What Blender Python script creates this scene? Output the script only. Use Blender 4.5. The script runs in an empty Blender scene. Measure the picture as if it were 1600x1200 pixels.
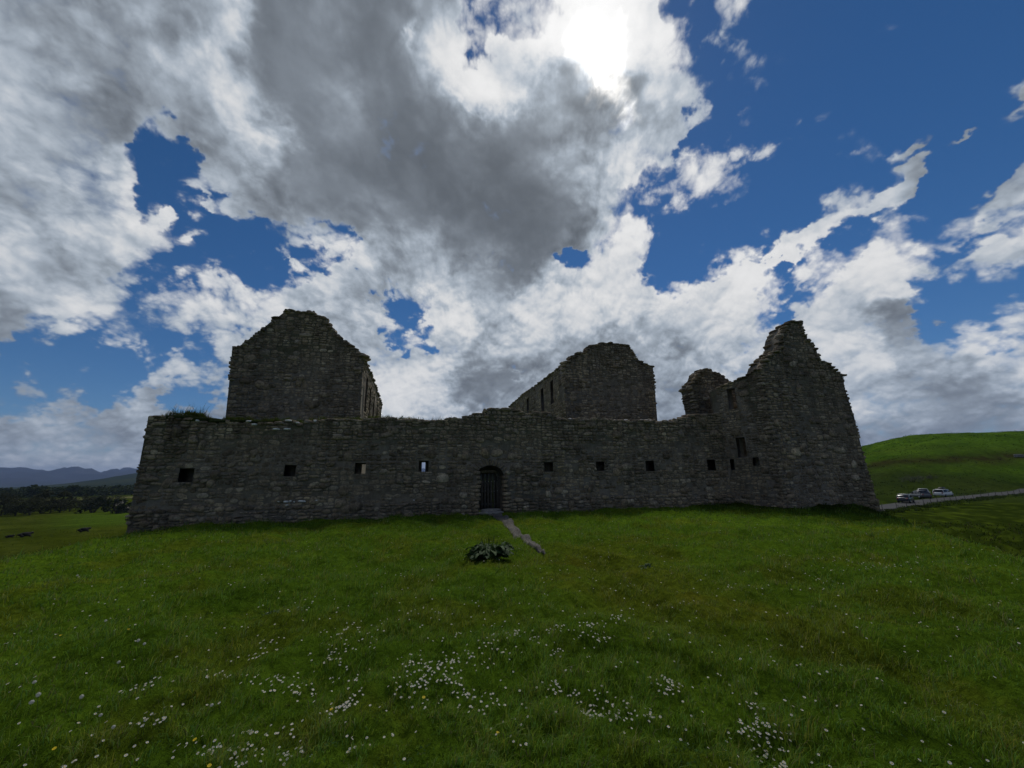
import bpy, bmesh, math, random
import numpy as np
from mathutils import Vector, Matrix
from mathutils.geometry import tessellate_polygon

sc = bpy.context.scene
R_ = math.radians
rnd = random.Random(7)
rng = np.random.default_rng(11)

# ------------------------------------------------------------------ camera
cam_d = bpy.data.cameras.new('camera')
cam = bpy.data.objects.new('camera', cam_d)
sc.collection.objects.link(cam)
sc.camera = cam
cam_d.sensor_width = 36.0
cam_d.lens = 601 / 1600 * 36.0
cam_d.clip_start = 0.05
cam_d.clip_end = 60000
EYE = 1.65
TILT, ROLL = math.atan(146 / 601), R_(1.0)
cam_rot = Matrix.Rotation(math.pi / 2 + TILT, 3, 'X') @ Matrix.Rotation(-ROLL, 3, 'Z')
cam.matrix_world = Matrix.Translation((0, 0, EYE)) @ cam_rot.to_4x4()

# ------------------------------------------------------------------ light
SUN_AZ, SUN_EL = R_(16.4), R_(54.4)
SUN = Vector((math.sin(SUN_AZ) * math.cos(SUN_EL), math.cos(SUN_AZ) * math.cos(SUN_EL), math.sin(SUN_EL)))
sun_d = bpy.data.lights.new('sun', 'SUN')
sun_d.energy = 1.75
sun_d.angle = R_(20)
sun_d.color = (1.0, 0.95, 0.87)
sun = bpy.data.objects.new('sun', sun_d)
sc.collection.objects.link(sun)
sun.rotation_euler = SUN.to_track_quat('Z', 'Y').to_euler()
sun.location = SUN * 200

sc.view_settings.view_transform = 'Standard'
sc.view_settings.look = 'None'
sc.view_settings.gamma = 1.0
sc.view_settings.exposure = 0.0
sc.cycles.max_bounces = 6
sc.cycles.diffuse_bounces = 3
sc.cycles.transparent_max_bounces = 8
sc.cycles.use_denoising = True

# ------------------------------------------------------------------ sky: clear blue (Sky Texture) with a generated cloud layer
# ---- sky chart (gnomonic chart on the sky around the view direction; unit: hundredths of a chart column) ----
SKY_COV = """
999999999999999446999558400000000
999999999999999799999858400000000
999999999999999999999876100000000
999999999999999999999972000000027
999979999999999999999943343034444
999835999999999999999887400465356
999934699999999999987520004686468
999986076789999999988200287786799
999972143559999999898558996989688
999987777899889999999899758984367
999678889999799999999999899996478
554225899999999999999999999999999
578886889999999999999999999999999
999999999999999999999999999999999
999999999999999999999999999999999
999999999999999999999999999999999"""
SKY_LUM = """
444565561121336766998777555555555
445554561111247779999867555555555
455555762122237765998866555555555
544455565122113763445777555555555
433365466211111323456776555554555
555665665211111124467776555666555
555776664212211112457777556765556
644567666432342112478877777676666
654456666666444326888778887777666
556666666766675457778888878777666
466666666656677556666776777754676
444555666667775345656666776644677
344455555567763333444446667665246
455444445566667766444455555543343
556665544444444444444444444555665
555555555555555555555555555555555"""
# smaller features: x y rx ry angle(deg) dcov dlum
SKY_BLOBS = [(738,72,9,20,0,-.9,0),(635,55,9,36,-8,0,60),(742,150,34,34,15,0,42),(80,300,130,200,0,0,7),(250,150,110,150,0,0,7),(895,388,20,11,25,-.62,0),(608,470,22,14,35,-.28,0),(600,490,12,8,0,-.1,0),(265,372,26,12,-20,.5,0),(325,386,26,8,-15,.45,0),
 (1250,190,46,12,-28,.45,-10),(1222,208,30,7,-25,.3,0),(1150,205,50,8,-38,.35,0),(1058,20,24,14,0,-.5,0),(1095,70,12,24,10,-.5,0),(790,562,28,8,-5,0,50),(935,503,16,9,0,0,-40),(955,70,14,12,0,0,-10),
 (865,115,26,18,60,0,-30),(970,130,40,18,0,0,-30),(300,80,30,14,30,0,14),(215,45,34,18,20,0,-16),(240,95,50,8,35,0,14),(100,155,60,30,0,0,-10),(555,110,34,26,0,0,14),(640,240,80,60,0,0,-8),(770,290,90,50,0,0,-10),
 (1405,462,40,24,0,.4,-8),(1400,485,50,20,10,0,-30),(1400,455,50,10,15,0,35),(1450,610,80,20,8,0,-20),(1330,540,50,26,10,0,18),(1010,560,40,20,0,0,-14),(1170,545,24,12,-10,0,26),(1130,555,18,10,-30,0,26),(1060,548,22,20,0,0,-26),(740,570,60,22,5,0,-16),(680,620,80,14,0,0,16),(1590,150,45,20,-40,.45,-6),(1530,195,66,9,-24,.42,6),(1432,205,44,16,-38,.38,-10),(1480,222,40,12,-25,.42,8),(1385,240,42,9,-28,.55,0),(1410,258,46,9,-18,.45,0),(1530,264,44,10,-24,.5,4),
 (1400,298,58,14,-30,.6,8),(1315,327,62,11,-22,.5,8),(1580,290,50,18,-35,.5,0),(1330,346,26,6,-25,-.5,0),(1308,378,32,6,-42,-.5,0),(1445,318,50,7,-4,-.45,0),(1515,372,76,8,-20,-.5,0),(1240,414,26,9,-20,-.45,0),(1575,418,32,7,-10,-.4,0),(1230,465,30,10,0,-.45,0),
 (232,326,24,20,-20,.55,0),(450,398,44,7,32,.5,0),(500,385,30,8,30,.4,0),(300,300,60,8,42,.3,0),(1130,150,20,8,-45,.2,0),(1110,290,50,9,-20,.3,0),(1040,330,40,9,-35,.35,0)]
def fbm_tile(n,seed,octv,gain=.5,base=4,ridge=False):
    rng=np.random.default_rng(seed); out=np.zeros((n,n),np.float32); amp=1.; tot=0
    for o in range(octv):
        k=base*2**o
        if k>n//2: break
        g=rng.uniform(0,2*math.pi,(k,k)); gx=np.cos(g);gy=np.sin(g)
        c=np.arange(n)*k/n; i=c.astype(int); fr=(c-i); i1=(i+1)%k; w=fr**3*(fr*(fr*6-15)+10)
        def d(iy,ix,dy,dx): return gx[np.ix_(iy,ix)]*dx[None,:]+gy[np.ix_(iy,ix)]*dy[:,None]
        a=d(i,i,fr,fr);b=d(i,i1,fr,fr-1);cc=d(i1,i,fr-1,fr);dd=d(i1,i1,fr-1,fr-1)
        v=(a*(1-w)[None]+b*w[None])*(1-w)[:,None]+(cc*(1-w)[None]+dd*w[None])*w[:,None]
        if ridge: v=2*np.abs(v)-.5   # billow: round lumps with sharp creases
        out+=amp*v.astype(np.float32); tot+=amp; amp*=gain
    return out/out.std()
def tile_at(T,x,y):
    n=T.shape[0]; x=np.mod(x,1)*n; y=np.mod(y,1)*n
    i=x.astype(np.int32); j=y.astype(np.int32); fx=(x-i).astype(np.float32); fy=(y-j).astype(np.float32)
    i%=n;j%=n; i1=(i+1)%n;j1=(j+1)%n
    return (T[j,i]*(1-fx)+T[j,i1]*fx)*(1-fy)+(T[j1,i]*(1-fx)+T[j1,i1]*fx)*fy
def cubic_rows(A,t):
    n=A.shape[0]; t=np.clip(t,0,n-1.001); i=t.astype(int); f=t-i
    return i,f
def table(A,x,y):
    ny,nx=A.shape; P=np.pad(A,1,mode='edge'); x=np.clip(x,0,nx-1.001);y=np.clip(y,0,ny-1.001)
    i=x.astype(np.int32);j=y.astype(np.int32);fx=(x-i).astype(np.float32);fy=(y-j).astype(np.float32)
    def w(f): return (.5*(-f+2*f**2-f**3),.5*(2-5*f**2+3*f**3),.5*(f+4*f**2-3*f**3),.5*(f**3-f**2))
    wx,wy=w(fx),w(fy); P=np.pad(P,1,mode='edge'); r=0
    for a in range(4):
        for b in range(4): r=r+wy[a]*wx[b]*P[j+a+1-0,i+b+1-0]
    return r
def sm(a,b,x): t=np.clip((x-a)/(b-a),0,1); return t*t*(3-2*t)
def clouds(D,Rm,sun):
    """D: (...,3) directions above the horizon; returns cloud radiance rgb and cover"""
    q=D@Rm
    front=q[...,2]<-.15
    zz=np.minimum(q[...,2],-.15)
    cx=800-601*q[...,0]/zz; cy=600+601*q[...,1]/zz
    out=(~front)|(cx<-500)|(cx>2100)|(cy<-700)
    X=np.clip(cx,-400,2000);Y=np.clip(cy,-300,800)
    cov=np.array([[float(v) for v in r] for r in SKY_COV.strip().split('\n')],np.float32)/9*1.06
    lum=np.array([[float(v) for v in r] for r in SKY_LUM.strip().split('\n')],np.float32)*16.3/255+92/255
    A=np.float32
    el=D[...,2]
    px=(D[...,0]/(el+.62)).astype(A); py=(D[...,1]/(el+.62)).astype(A)
    T1=fbm_tile(1024,3,8,.55); T2=fbm_tile(1024,9,8,.56,4,True); T3=fbm_tile(1024,21,7,.5)
    # warp of the chart so that edges wander
    wx=tile_at(T1,px*.16,py*.16); wy=tile_at(T1,px*.16+.37,py*.16+.61)
    w2=tile_at(T3,px*.9+.1,py*.9+.7); w3=tile_at(T3,px*.9+.53,py*.9+.2); w4=tile_at(T2,px*1.9+.4,py*1.9+.1); w5=tile_at(T2,px*1.9+.8,py*1.9+.6); XX=X+wx*7+w2*12+w4*5; YY=Y+wy*5+w3*10+w5*5
    f1=tile_at(T3,px*1.7+.33,py*1.7+.71); f2=tile_at(T3,px*1.7+.87,py*1.7+.13); f3=tile_at(T2,px*4.1+.2,py*4.1+.5); f4=tile_at(T2,px*4.1+.7,py*4.1+.9)
    XX=XX+11*f1+6*f3; YY=YY+10*f2+6*f4
    n8=tile_at(T1,px*2.7+.6,py*2.7+.2); n9=tile_at(T1,px*2.7+.1,py*2.7+.9)
    c=table(cov,XX/50,YY/50); l=table(lum,XX/50,YY/50)
    XB=X+.7*(XX-X)+2*n8; YB=Y+.7*(YY-Y)+2*n9
    for (bx,by,rx,ry,an,dc,dl) in SKY_BLOBS:
        a=math.radians(an);ux=(XB-bx)*math.cos(a)+(YB-by)*math.sin(a);uy=-(XB-bx)*math.sin(a)+(YB-by)*math.cos(a)
        g=np.exp(-((ux/rx)**2+(uy/ry)**2)*.95)
        if dc: c=c+(dc*.85 if dc>0 and bx>1100 else dc)*g
        if dl: l=l+dl/255*g
    def N1(o,dx=0,dy=0): return tile_at(T1,(px+dx*o)*.86+wx*.03,(py+dy*o)*.86+wy*.03)
    def N2(o,dx=0,dy=0): return tile_at(T2,(px+dx*o)*.95+wx*.045,(py+dy*o)*.95+wy*.045)
    n1=N1(0); n2=N2(0); n3=tile_at(T3,px*.12+.2,py*.2); n4=tile_at(T3,px*2.2+wx*.06,py*2.2+wy*.06); n5=tile_at(T2,px*3.1+wx*.1+.3,py*3.1+wy*.1); n6=tile_at(T2,px*6.3+n1*.03,py*6.3+n2*.03); n7=tile_at(T1,px*4.2+.1,py*4.2)
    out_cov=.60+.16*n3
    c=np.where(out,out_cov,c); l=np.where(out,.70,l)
    c=c+.42*sm(.9,1.06,c)
    part=np.exp(-((c-.55)/.25)**2)                                # broken cloud where the chart is half covered
    d=np.clip(c,-.15,1.5)+.25*sm(1.,1.4,c)+.09*n1+.12*n2+.10*n4+.095*n5+.07*n6+.05*n7+part*(.08*n1+.12*n2+.16*n4+.11*n5+.09*n8+.05*n6)
    lo_=.30-.10*part; hi=.74-.04*part
    soft=sm(-.9,1.1,n3+.4*n1)
    hi=hi+.22+.5*soft; lo_=lo_-.06-.12*soft
    cover=np.clip((d-lo_)/(hi-lo_),0,1); cover=cover*cover*(3-2*cover)
    veil=sm(-.12,.5,d)*sm(-.6,1.7,n4*.6+n1*.4+n5*.5+n8*.4)*.75
    cover=1-(1-cover)*(1-veil*sm(.02,.25,c))
    # light: relief towards the sun
    sx,sy=sun[0]/(sun[2]+.62),sun[1]/(sun[2]+.62)
    dx=sx-px;dy=sy-py;dd=np.sqrt(dx*dx+dy*dy)+1e-3; dx=dx/dd;dy=dy/dd
    h0=.55*n1+.65*n2
    ang=np.degrees(np.arccos(np.clip(D@np.asarray(sun,float),-1,1)))
    rel=(h0-.55*N1(.03,dx,dy)-.65*N2(.03,dx,dy))*.8+(h0-.55*N1(.1,dx,dy)-.65*N2(.1,dx,dy))*.55
    rel2=(n5*.6+n6*.4)-(.6*tile_at(T2,(px+dx*.012)*3.1+wx*.1+.3,(py+dy*.012)*3.1+wy*.1)+.4*tile_at(T2,(px+dx*.012)*6.3+n1*.03,(py+dy*.012)*6.3+n2*.03))
    dot=np.clip(D@np.asarray(sun,float),-1,1); ang=np.degrees(np.arccos(dot))
    edge=np.exp(-((cover-.6)/.35)**2)
    l=l+.02*sm(.66,.78,l)+.012; dk=sm(.42,.66,l); bright=l+(.03+.07*dk)*(.6+.4*sm(.08,.4,el))*(.62+.38*sm(75,35,ang))*np.tanh(rel*1.1)+(.012+.02*dk)*n1+dk*(.022*n4+.020*n5+.012*n6)+(.006+.016*dk)*np.tanh(rel2*1.2)-.055*sm(.74,.88,l)*np.clip(n2*.7+.5*n4+.2,-.6,1.5)
    bright=bright+(np.maximum(.77,l+.035)-bright)*edge*.35*np.where(ang<75,1,.5)
    bright=np.clip(np.where(bright>.78,.78+.17*(1-np.exp(-np.maximum(bright-.78,0)/.17)),bright),.12,.96)
    lin=np.where(bright<.0405,bright/12.92,((bright+.055)/1.055)**2.4)
    cool=sm(.92,.66,bright)[...,None]
    tint=1+cool*np.array([-.125,.0,.15])
    tint=np.where(out[...,None],np.array([1.14,1.0,.80]),tint)  # unseen sky outside the chart: brightened and warmed to light wall and grass
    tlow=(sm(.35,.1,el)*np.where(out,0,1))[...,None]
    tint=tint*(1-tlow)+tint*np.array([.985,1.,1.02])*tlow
    rgb=lin[...,None]*tint
    # the sun behind thin cloud: a ragged blown-out core and a halo
    ragged=ang+1.3*n1+1.0*n2+.5*n4
    core=sm(4.9,.2,ragged); halo=np.exp(-np.clip(ang,0,90)/7.)
    rgb=rgb*(1+.22*halo)[...,None]+core[...,None]*np.array([2.2,2.1,1.95])+halo[...,None]*cover[...,None]*np.array([.08,.076,.066])
    cover=np.maximum(cover,core*.97)
    fade=sm(-.02,.03,el)
    return rgb.astype(A),np.clip(cover,0,1).astype(A)
SKY_W, SKY_H = 4096, 2048
def build_sky():
    Rm = np.array([[cam_rot[i][j] for j in range(3)] for i in range(3)])
    img = bpy.data.images.new('cloud_layer', SKY_W, SKY_H, alpha=True, float_buffer=True)
    img.colorspace_settings.name = 'Non-Color'
    img.alpha_mode = 'CHANNEL_PACKED'
    px = np.zeros((SKY_H, SKY_W, 4), np.float32)
    v = ((np.arange(SKY_H // 2) + .5) / SKY_H) * math.pi          # elevation of the upper half
    u = (.5 - (np.arange(SKY_W) + .5) / SKY_W) * 2 * math.pi
    E, A = np.meshgrid(v, u, indexing='ij')
    D = np.stack([np.cos(A) * np.cos(E), np.sin(A) * np.cos(E), np.sin(E)], -1)
    n = SKY_H // 2
    for j in range(0, n, 256):
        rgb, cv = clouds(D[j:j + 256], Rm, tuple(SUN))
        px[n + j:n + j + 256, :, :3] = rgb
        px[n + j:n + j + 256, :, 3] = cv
    px[:n] = px[n]                                                 # below the horizon: the horizon's own cloud
    img.pixels.foreach_set(px.ravel())
    img.update()
    img.pack()
    w = bpy.data.worlds.new('World')
    sc.world = w
    w.use_nodes = True
    nt = w.node_tree
    nt.nodes.clear()
    sky = nt.nodes.new('ShaderNodeTexSky')
    sky.sky_type = 'NISHITA'
    sky.sun_disc = False
    sky.sun_elevation = SUN_EL
    sky.sun_rotation = SUN_AZ
    sky.altitude = 1500
    sky.air_density = 1.0
    sky.dust_density = 0.15
    sky.ozone_density = 6.0
    bg1 = nt.nodes.new('ShaderNodeBackground'); bg1.inputs[1].default_value = 0.062
    hs = nt.nodes.new('ShaderNodeHueSaturation'); hs.inputs['Saturation'].default_value = 1.2
    nt.links.new(sky.outputs[0], hs.inputs['Color']); nt.links.new(hs.outputs[0], bg1.inputs[0])
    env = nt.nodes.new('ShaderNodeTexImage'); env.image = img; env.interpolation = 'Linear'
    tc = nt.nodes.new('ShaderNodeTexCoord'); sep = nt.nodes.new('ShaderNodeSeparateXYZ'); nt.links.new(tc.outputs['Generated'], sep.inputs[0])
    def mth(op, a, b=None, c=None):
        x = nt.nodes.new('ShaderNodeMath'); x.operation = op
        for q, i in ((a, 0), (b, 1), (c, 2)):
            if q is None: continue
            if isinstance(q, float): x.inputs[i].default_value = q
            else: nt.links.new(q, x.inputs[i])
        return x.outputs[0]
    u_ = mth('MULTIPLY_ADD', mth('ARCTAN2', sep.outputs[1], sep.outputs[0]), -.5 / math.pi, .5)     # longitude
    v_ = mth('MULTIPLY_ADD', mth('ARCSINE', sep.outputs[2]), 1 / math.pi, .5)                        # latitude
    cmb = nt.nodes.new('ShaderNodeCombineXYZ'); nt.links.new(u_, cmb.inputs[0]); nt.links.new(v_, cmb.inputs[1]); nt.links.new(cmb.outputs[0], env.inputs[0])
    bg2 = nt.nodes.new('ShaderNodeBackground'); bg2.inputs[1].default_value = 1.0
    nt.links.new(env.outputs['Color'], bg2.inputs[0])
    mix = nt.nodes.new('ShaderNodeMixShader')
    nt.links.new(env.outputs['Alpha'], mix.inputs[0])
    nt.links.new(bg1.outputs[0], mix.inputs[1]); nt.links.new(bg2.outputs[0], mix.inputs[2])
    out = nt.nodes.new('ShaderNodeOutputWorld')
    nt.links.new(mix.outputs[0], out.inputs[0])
    w.cycles.sampling_method = 'MANUAL'
    w.cycles.sample_map_resolution = 1024
build_sky()

# ------------------------------------------------------------------ helpers
COL = sc.collection
def tag(o, label=None, cat=None, group=None, kind=None):
    if label: o['label'] = label
    if cat: o['category'] = cat
    if group: o['group'] = group
    if kind: o['kind'] = kind
    return o
def empty(name, loc=(0, 0, 0), rz=0.0):
    o = bpy.data.objects.new(name, None)
    COL.objects.link(o)
    o.location = loc; o.rotation_euler = (0, 0, rz); o.empty_display_size = .3
    return o
def mesh_obj(name, verts, faces, mats, parent=None, smooth=True, mat_idx=None, colors=None):
    me = bpy.data.meshes.new(name)
    me.from_pydata([tuple(v) for v in verts], [], faces)
    for m in (mats if isinstance(mats, (list, tuple)) else [mats]): me.materials.append(m)
    if mat_idx is not None: me.polygons.foreach_set('material_index', mat_idx)
    me.polygons.foreach_set('use_smooth', [smooth] * len(me.polygons))
    if colors is not None:
        ca = me.color_attributes.new('tone', 'FLOAT_COLOR', 'POINT')
        ca.data.foreach_set('color', np.asarray(colors, np.float32).ravel())
    me.update()
    o = bpy.data.objects.new(name, me)
    COL.objects.link(o)
    if parent: o.parent = parent
    return o
def np_mesh(name, V, F3=None, F4=None, mats=(), parent=None, smooth=True, colors=None, mat3=None, mat4=None):
    """fast mesh from arrays of vertices, triangles and quads"""
    V = np.asarray(V, np.float32)
    loops, starts, tot = [], [], []
    n = 0
    for F, k in ((F3, 3), (F4, 4)):
        if F is None or len(F) == 0: continue
        F = np.asarray(F, np.int32); loops.append(F.ravel())
        starts.append(n + np.arange(len(F)) * k); tot.append(np.full(len(F), k)); n += len(F) * k
    L = np.concatenate(loops); S = np.concatenate(starts).astype(np.int32); T = np.concatenate(tot).astype(np.int32)
    me = bpy.data.meshes.new(name)
    me.vertices.add(len(V)); me.vertices.foreach_set('co', V.ravel())
    me.loops.add(len(L)); me.loops.foreach_set('vertex_index', L)
    me.polygons.add(len(S)); me.polygons.foreach_set('loop_start', S); me.polygons.foreach_set('loop_total', T)
    for m in mats: me.materials.append(m)
    if mat3 is not None or mat4 is not None:
        mi = np.concatenate([np.asarray(x, np.int32) for x in (mat3, mat4) if x is not None]); me.polygons.foreach_set('material_index', mi)
    me.polygons.foreach_set('use_smooth', np.full(len(S), smooth))
    me.update(calc_edges=True)
    if colors is not None:
        ca = me.color_attributes.new('tone', 'FLOAT_COLOR', 'POINT'); ca.data.foreach_set('color', np.asarray(colors, np.float32).ravel())
    o = bpy.data.objects.new(name, me); COL.objects.link(o)
    if parent: o.parent = parent
    return o

class NT:
    """small node-graph helper"""
    def __init__(s, name):
        s.m = bpy.data.materials.new(name); s.m.use_nodes = True; s.t = s.m.node_tree; s.t.nodes.clear()
        s.out = s.n('ShaderNodeOutputMaterial'); s.b = s.n('ShaderNodeBsdfPrincipled')
        s.t.links.new(s.b.outputs[0], s.out.inputs[0])
    def n(s, t, **kw):
        x = s.t.nodes.new(t)
        for k, v in kw.items(): setattr(x, k, v)
        return x
    def l(s, a, b): s.t.links.new(a, b)
    def noise(s, scale, detail=5, rough=.6, vec=None, dist=0):
        x = s.n('ShaderNodeTexNoise'); x.inputs['Scale'].default_value = scale; x.inputs['Detail'].default_value = detail
        x.inputs['Roughness'].default_value = rough; x.inputs['Distortion'].default_value = dist
        if vec is not None: s.l(vec, x.inputs['Vector'])
        return x.outputs[0]
    def ramp(s, fac, stops):
        x = s.n('ShaderNodeValToRGB'); e = x.color_ramp.elements
        while len(e) < len(stops): e.new(.5)
        for el, (p, c) in zip(e, stops): el.position = p; el.color = (*c, 1) if len(c) == 3 else c
        s.l(fac, x.inputs[0]); return x.outputs[0]
    def mix(s, fac, a, b, mode='MIX'):
        x = s.n('ShaderNodeMix', data_type='RGBA', blend_type=mode)
        for v, i in ((fac, 0), (a, 6), (b, 7)):
            if isinstance(v, (int, float)): x.inputs[i].default_value = v
            elif isinstance(v, tuple): x.inputs[i].default_value = (*v, 1)
            else: s.l(v, x.inputs[i])
        return x.outputs[2]
    def math(s, op, a, b=0.0):
        x = s.n('ShaderNodeMath', operation=op)
        for v, i in ((a, 0), (b, 1)):
            if isinstance(v, (int, float)): x.inputs[i].default_value = v
            else: s.l(v, x.inputs[i])
        return x.outputs[0]
    def pos(s): return s.n('ShaderNodeNewGeometry').outputs['Position']
    def bump(s, h, strength=.5, dist=.02):
        x = s.n('ShaderNodeBump'); x.inputs['Strength'].default_value = strength; x.inputs['Distance'].default_value = dist
        s.l(h, x.inputs['Height']); s.l(x.outputs[0], s.b.inputs['Normal']); return x
    def attr(s, name):
        x = s.n('ShaderNodeAttribute', attribute_name=name); return x.outputs['Color']
    def set(s, rough=.8, spec=.3, metal=0.0):
        s.b.inputs['Roughness'].default_value = rough; s.b.inputs['Specular IOR Level'].default_value = spec; s.b.inputs['Metallic'].default_value = metal
        return s
    def base(s, c):
        if isinstance(c, tuple): s.b.inputs['Base Color'].default_value = (*c, 1)
        else: s.l(c, s.b.inputs['Base Color'])
        return s

def plain(name, col, rough=.6, spec=.4, metal=0.0, var=.25, scale=6):
    g = NT(name).set(rough, spec, metal)
    f = g.noise(scale, 4, .6, g.pos())
    g.base(g.ramp(f, [(.3, tuple(c * (1 - var) for c in col)), (.7, tuple(min(1, c * (1 + var)) for c in col))]))
    return g.m

# ------------------------------------------------------------------ materials
def stone_material():
    g = NT('rubble_stone').set(.92, .2)
    p = g.pos()
    isl = g.n('ShaderNodeNewGeometry').outputs['Random Per Island']
    tone = g.ramp(isl, [(0, (.135, .120, .098)), (.25, (.180, .160, .131)), (.5, (.225, .202, .168)), (.72, (.285, .257, .212)), (.9, (.20, .193, .178)), (.975, (.34, .315, .27)), (1, (.40, .38, .335))])
    big = g.ramp(g.noise(.55, 4, .6, p), [(.3, (.68, .68, .70)), (.7, (1.28, 1.25, 1.16))])
    fine = g.ramp(g.noise(14, 6, .7, p), [(.28, (.55, .55, .55)), (.72, (1.45, 1.45, 1.42))])
    c = g.mix(1.0, tone, big, 'MULTIPLY'); c = g.mix(1.0, c, fine, 'MULTIPLY')
    lich = g.ramp(g.noise(5.5, 5, .65, p, .6), [(.60, (0, 0, 0)), (.70, (1, 1, 1))])
    c = g.mix(g.math('MULTIPLY', lich, .35), c, (.33, .32, .26))
    moss = g.ramp(g.noise(1.7, 5, .6, p), [(.56, (0, 0, 0)), (.74, (1, 1, 1))])
    c = g.mix(g.math('MULTIPLY', moss, .40), c, (.10, .10, .052))
    mid = g.ramp(g.noise(6.5, 8, .8, p), [(.36, (.42, .42, .43)), (.5, (1, 1, 1)), (.66, (1.35, 1.33, 1.28))]); c = g.mix(1.0, c, mid, 'MULTIPLY')
    mp = g.n('ShaderNodeMapping'); mp.inputs['Scale'].default_value = (1.1, 1.1, .16); g.l(p, mp.inputs['Vector'])
    c = g.mix(1.0, c, g.ramp(g.noise(1.6, 5, .65, mp.outputs[0]), [(.34, (.62, .61, .62)), (.52, (1, 1, 1)), (.7, (1.16, 1.12, 1.04))]), 'MULTIPLY')   # damp streaks
    c = g.mix(1.0, c, (1.34, 1.22, 1.08), 'MULTIPLY')
    g.base(c)
    g.bump(g.noise(13, 8, .78, p), 1.0, .06)
    return g.m
def mortar_material():
    g = NT('lime_mortar').set(.95, .15)
    p = g.pos()
    c = g.ramp(g.noise(3.0, 7, .7, p), [(.3, (.12, .104, .082)), (.55, (.22, .194, .154)), (.75, (.30, .268, .215))])
    g.base(c); g.bump(g.noise(18, 6, .75, p), 1.0, .04)
    return g.m
M_STONE, M_MORTAR = stone_material(), mortar_material()
M_WHITE_STONE = plain('pale_limewashed_stone', (.72, .70, .66), .9, .2, var=.35, scale=12)

def land_material():
    g = NT('grass_land').set(1.0, 0.0)
    p = g.pos()
    a = g.attr('tone')
    f1 = g.ramp(g.noise(.9, 6, .65, p), [(.3, (.62, .66, .60)), (.7, (1.35, 1.28, 1.2))])
    f2 = g.ramp(g.noise(9, 6, .7, p), [(.3, (.55, .58, .5)), (.7, (1.4, 1.36, 1.3))])
    f3 = g.ramp(g.noise(.06, 5, .6, p), [(.35, (.72, .76, .8)), (.65, (1.25, 1.2, 1.1))])
    c = g.mix(1, a, f1, 'MULTIPLY'); c = g.mix(1, c, f2, 'MULTIPLY'); c = g.mix(1, c, f3, 'MULTIPLY')
    g.base(c); g.bump(g.noise(7, 7, .75, p), .9, .10)
    return g.m
M_LAND = land_material()
def blade_material(name, trans=.35):
    g = NT(name).set(.75, .06)
    a = g.attr('tone')
    g.base(a)
    tr = g.n('ShaderNodeBsdfTranslucent'); g.l(a, tr.inputs[0])
    mx = g.n('ShaderNodeMixShader'); mx.inputs[0].default_value = trans
    g.l(g.b.outputs[0], mx.inputs[1]); g.l(tr.outputs[0], mx.inputs[2]); g.l(mx.outputs[0], g.out.inputs[0])
    return g.m
M_BLADE = blade_material('grass_blade', .45)
def leaf_material(name, c1, c2, c3, gloss=.45, trans=.2):
    g = NT(name).set(gloss, .22)
    isl = g.n('ShaderNodeNewGeometry').outputs['Random Per Island']
    c = g.ramp(isl, [(0, c1), (.5, c2), (1, c3)]); g.base(c)
    tr = g.n('ShaderNodeBsdfTranslucent'); g.l(c, tr.inputs[0])
    mx = g.n('ShaderNodeMixShader'); mx.inputs[0].default_value = trans
    g.l(g.b.outputs[0], mx.inputs[1]); g.l(tr.outputs[0], mx.inputs[2]); g.l(mx.outputs[0], g.out.inputs[0])
    return g.m
M_DOCK = leaf_material('dock_leaf', (.022, .050, .014), (.036, .074, .022), (.06, .10, .036), .7, .2)
M_CROWN = leaf_material('tree_foliage', (.016, .026, .008), (.034, .050, .014), (.060, .078, .024), .9, .25)
M_HEDGE = leaf_material('pale_foliage', (.030, .036, .018), (.056, .062, .030), (.085, .09, .045), .95, .25)
M_GORSE = leaf_material('shrub_foliage', (.014, .020, .008), (.026, .036, .014), (.045, .052, .022), .7, .2)
M_BARK = plain('bark', (.035, .028, .02), .9, .2)
M_GRAVEL = None
def gravel_material():
    g = NT('gravel_path').set(.95, .15)
    p = g.pos()
    v = g.n('ShaderNodeTexVoronoi'); v.inputs['Scale'].default_value = 42; g.l(p, v.inputs['Vector'])
    c = g.ramp(v.outputs['Color'], [(0, (.075, .072, .062)), (.5, (.125, .119, .104)), (1, (.21, .20, .178))])
    c = g.mix(1, c, g.ramp(g.noise(2.2, 6, .7, p), [(.3, (.55, .55, .52)), (.7, (1.25, 1.22, 1.2))]), 'MULTIPLY')
    g.base(c); g.bump(v.outputs['Distance'], .6, .02)
    return g.m
M_GRAVEL = gravel_material()
M_ROAD = plain('road_tarmac', (.055, .055, .053), .9, .2, var=.3, scale=1.2)
M_WOOD = plain('weathered_oak', (.085, .076, .064), .8, .25, var=.4, scale=18)
M_GLINT = plain('gate_glint_metal', (.30, .29, .27), .5, .5, .6)
M_POST = plain('grey_fence_timber', (.05, .046, .04), .85, .2)

# ------------------------------------------------------------------ masonry frame
PSI = R_(13.0)
EV = np.array([math.cos(PSI), math.sin(PSI)]); NV = np.array([-math.sin(PSI), math.cos(PSI)]); W0 = np.array([0, 17.5])
def st2w(s, t):
    s = np.asarray(s, float); t = np.asarray(t, float)
    return W0[0] + s * EV[0] + t * NV[0], W0[1] + s * EV[1] + t * NV[1]
def w2st(x, y):
    dx = np.asarray(x, float) - W0[0]; dy = np.asarray(y, float) - W0[1]
    return dx * EV[0] + dy * EV[1], dx * NV[0] + dy * NV[1]

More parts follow.
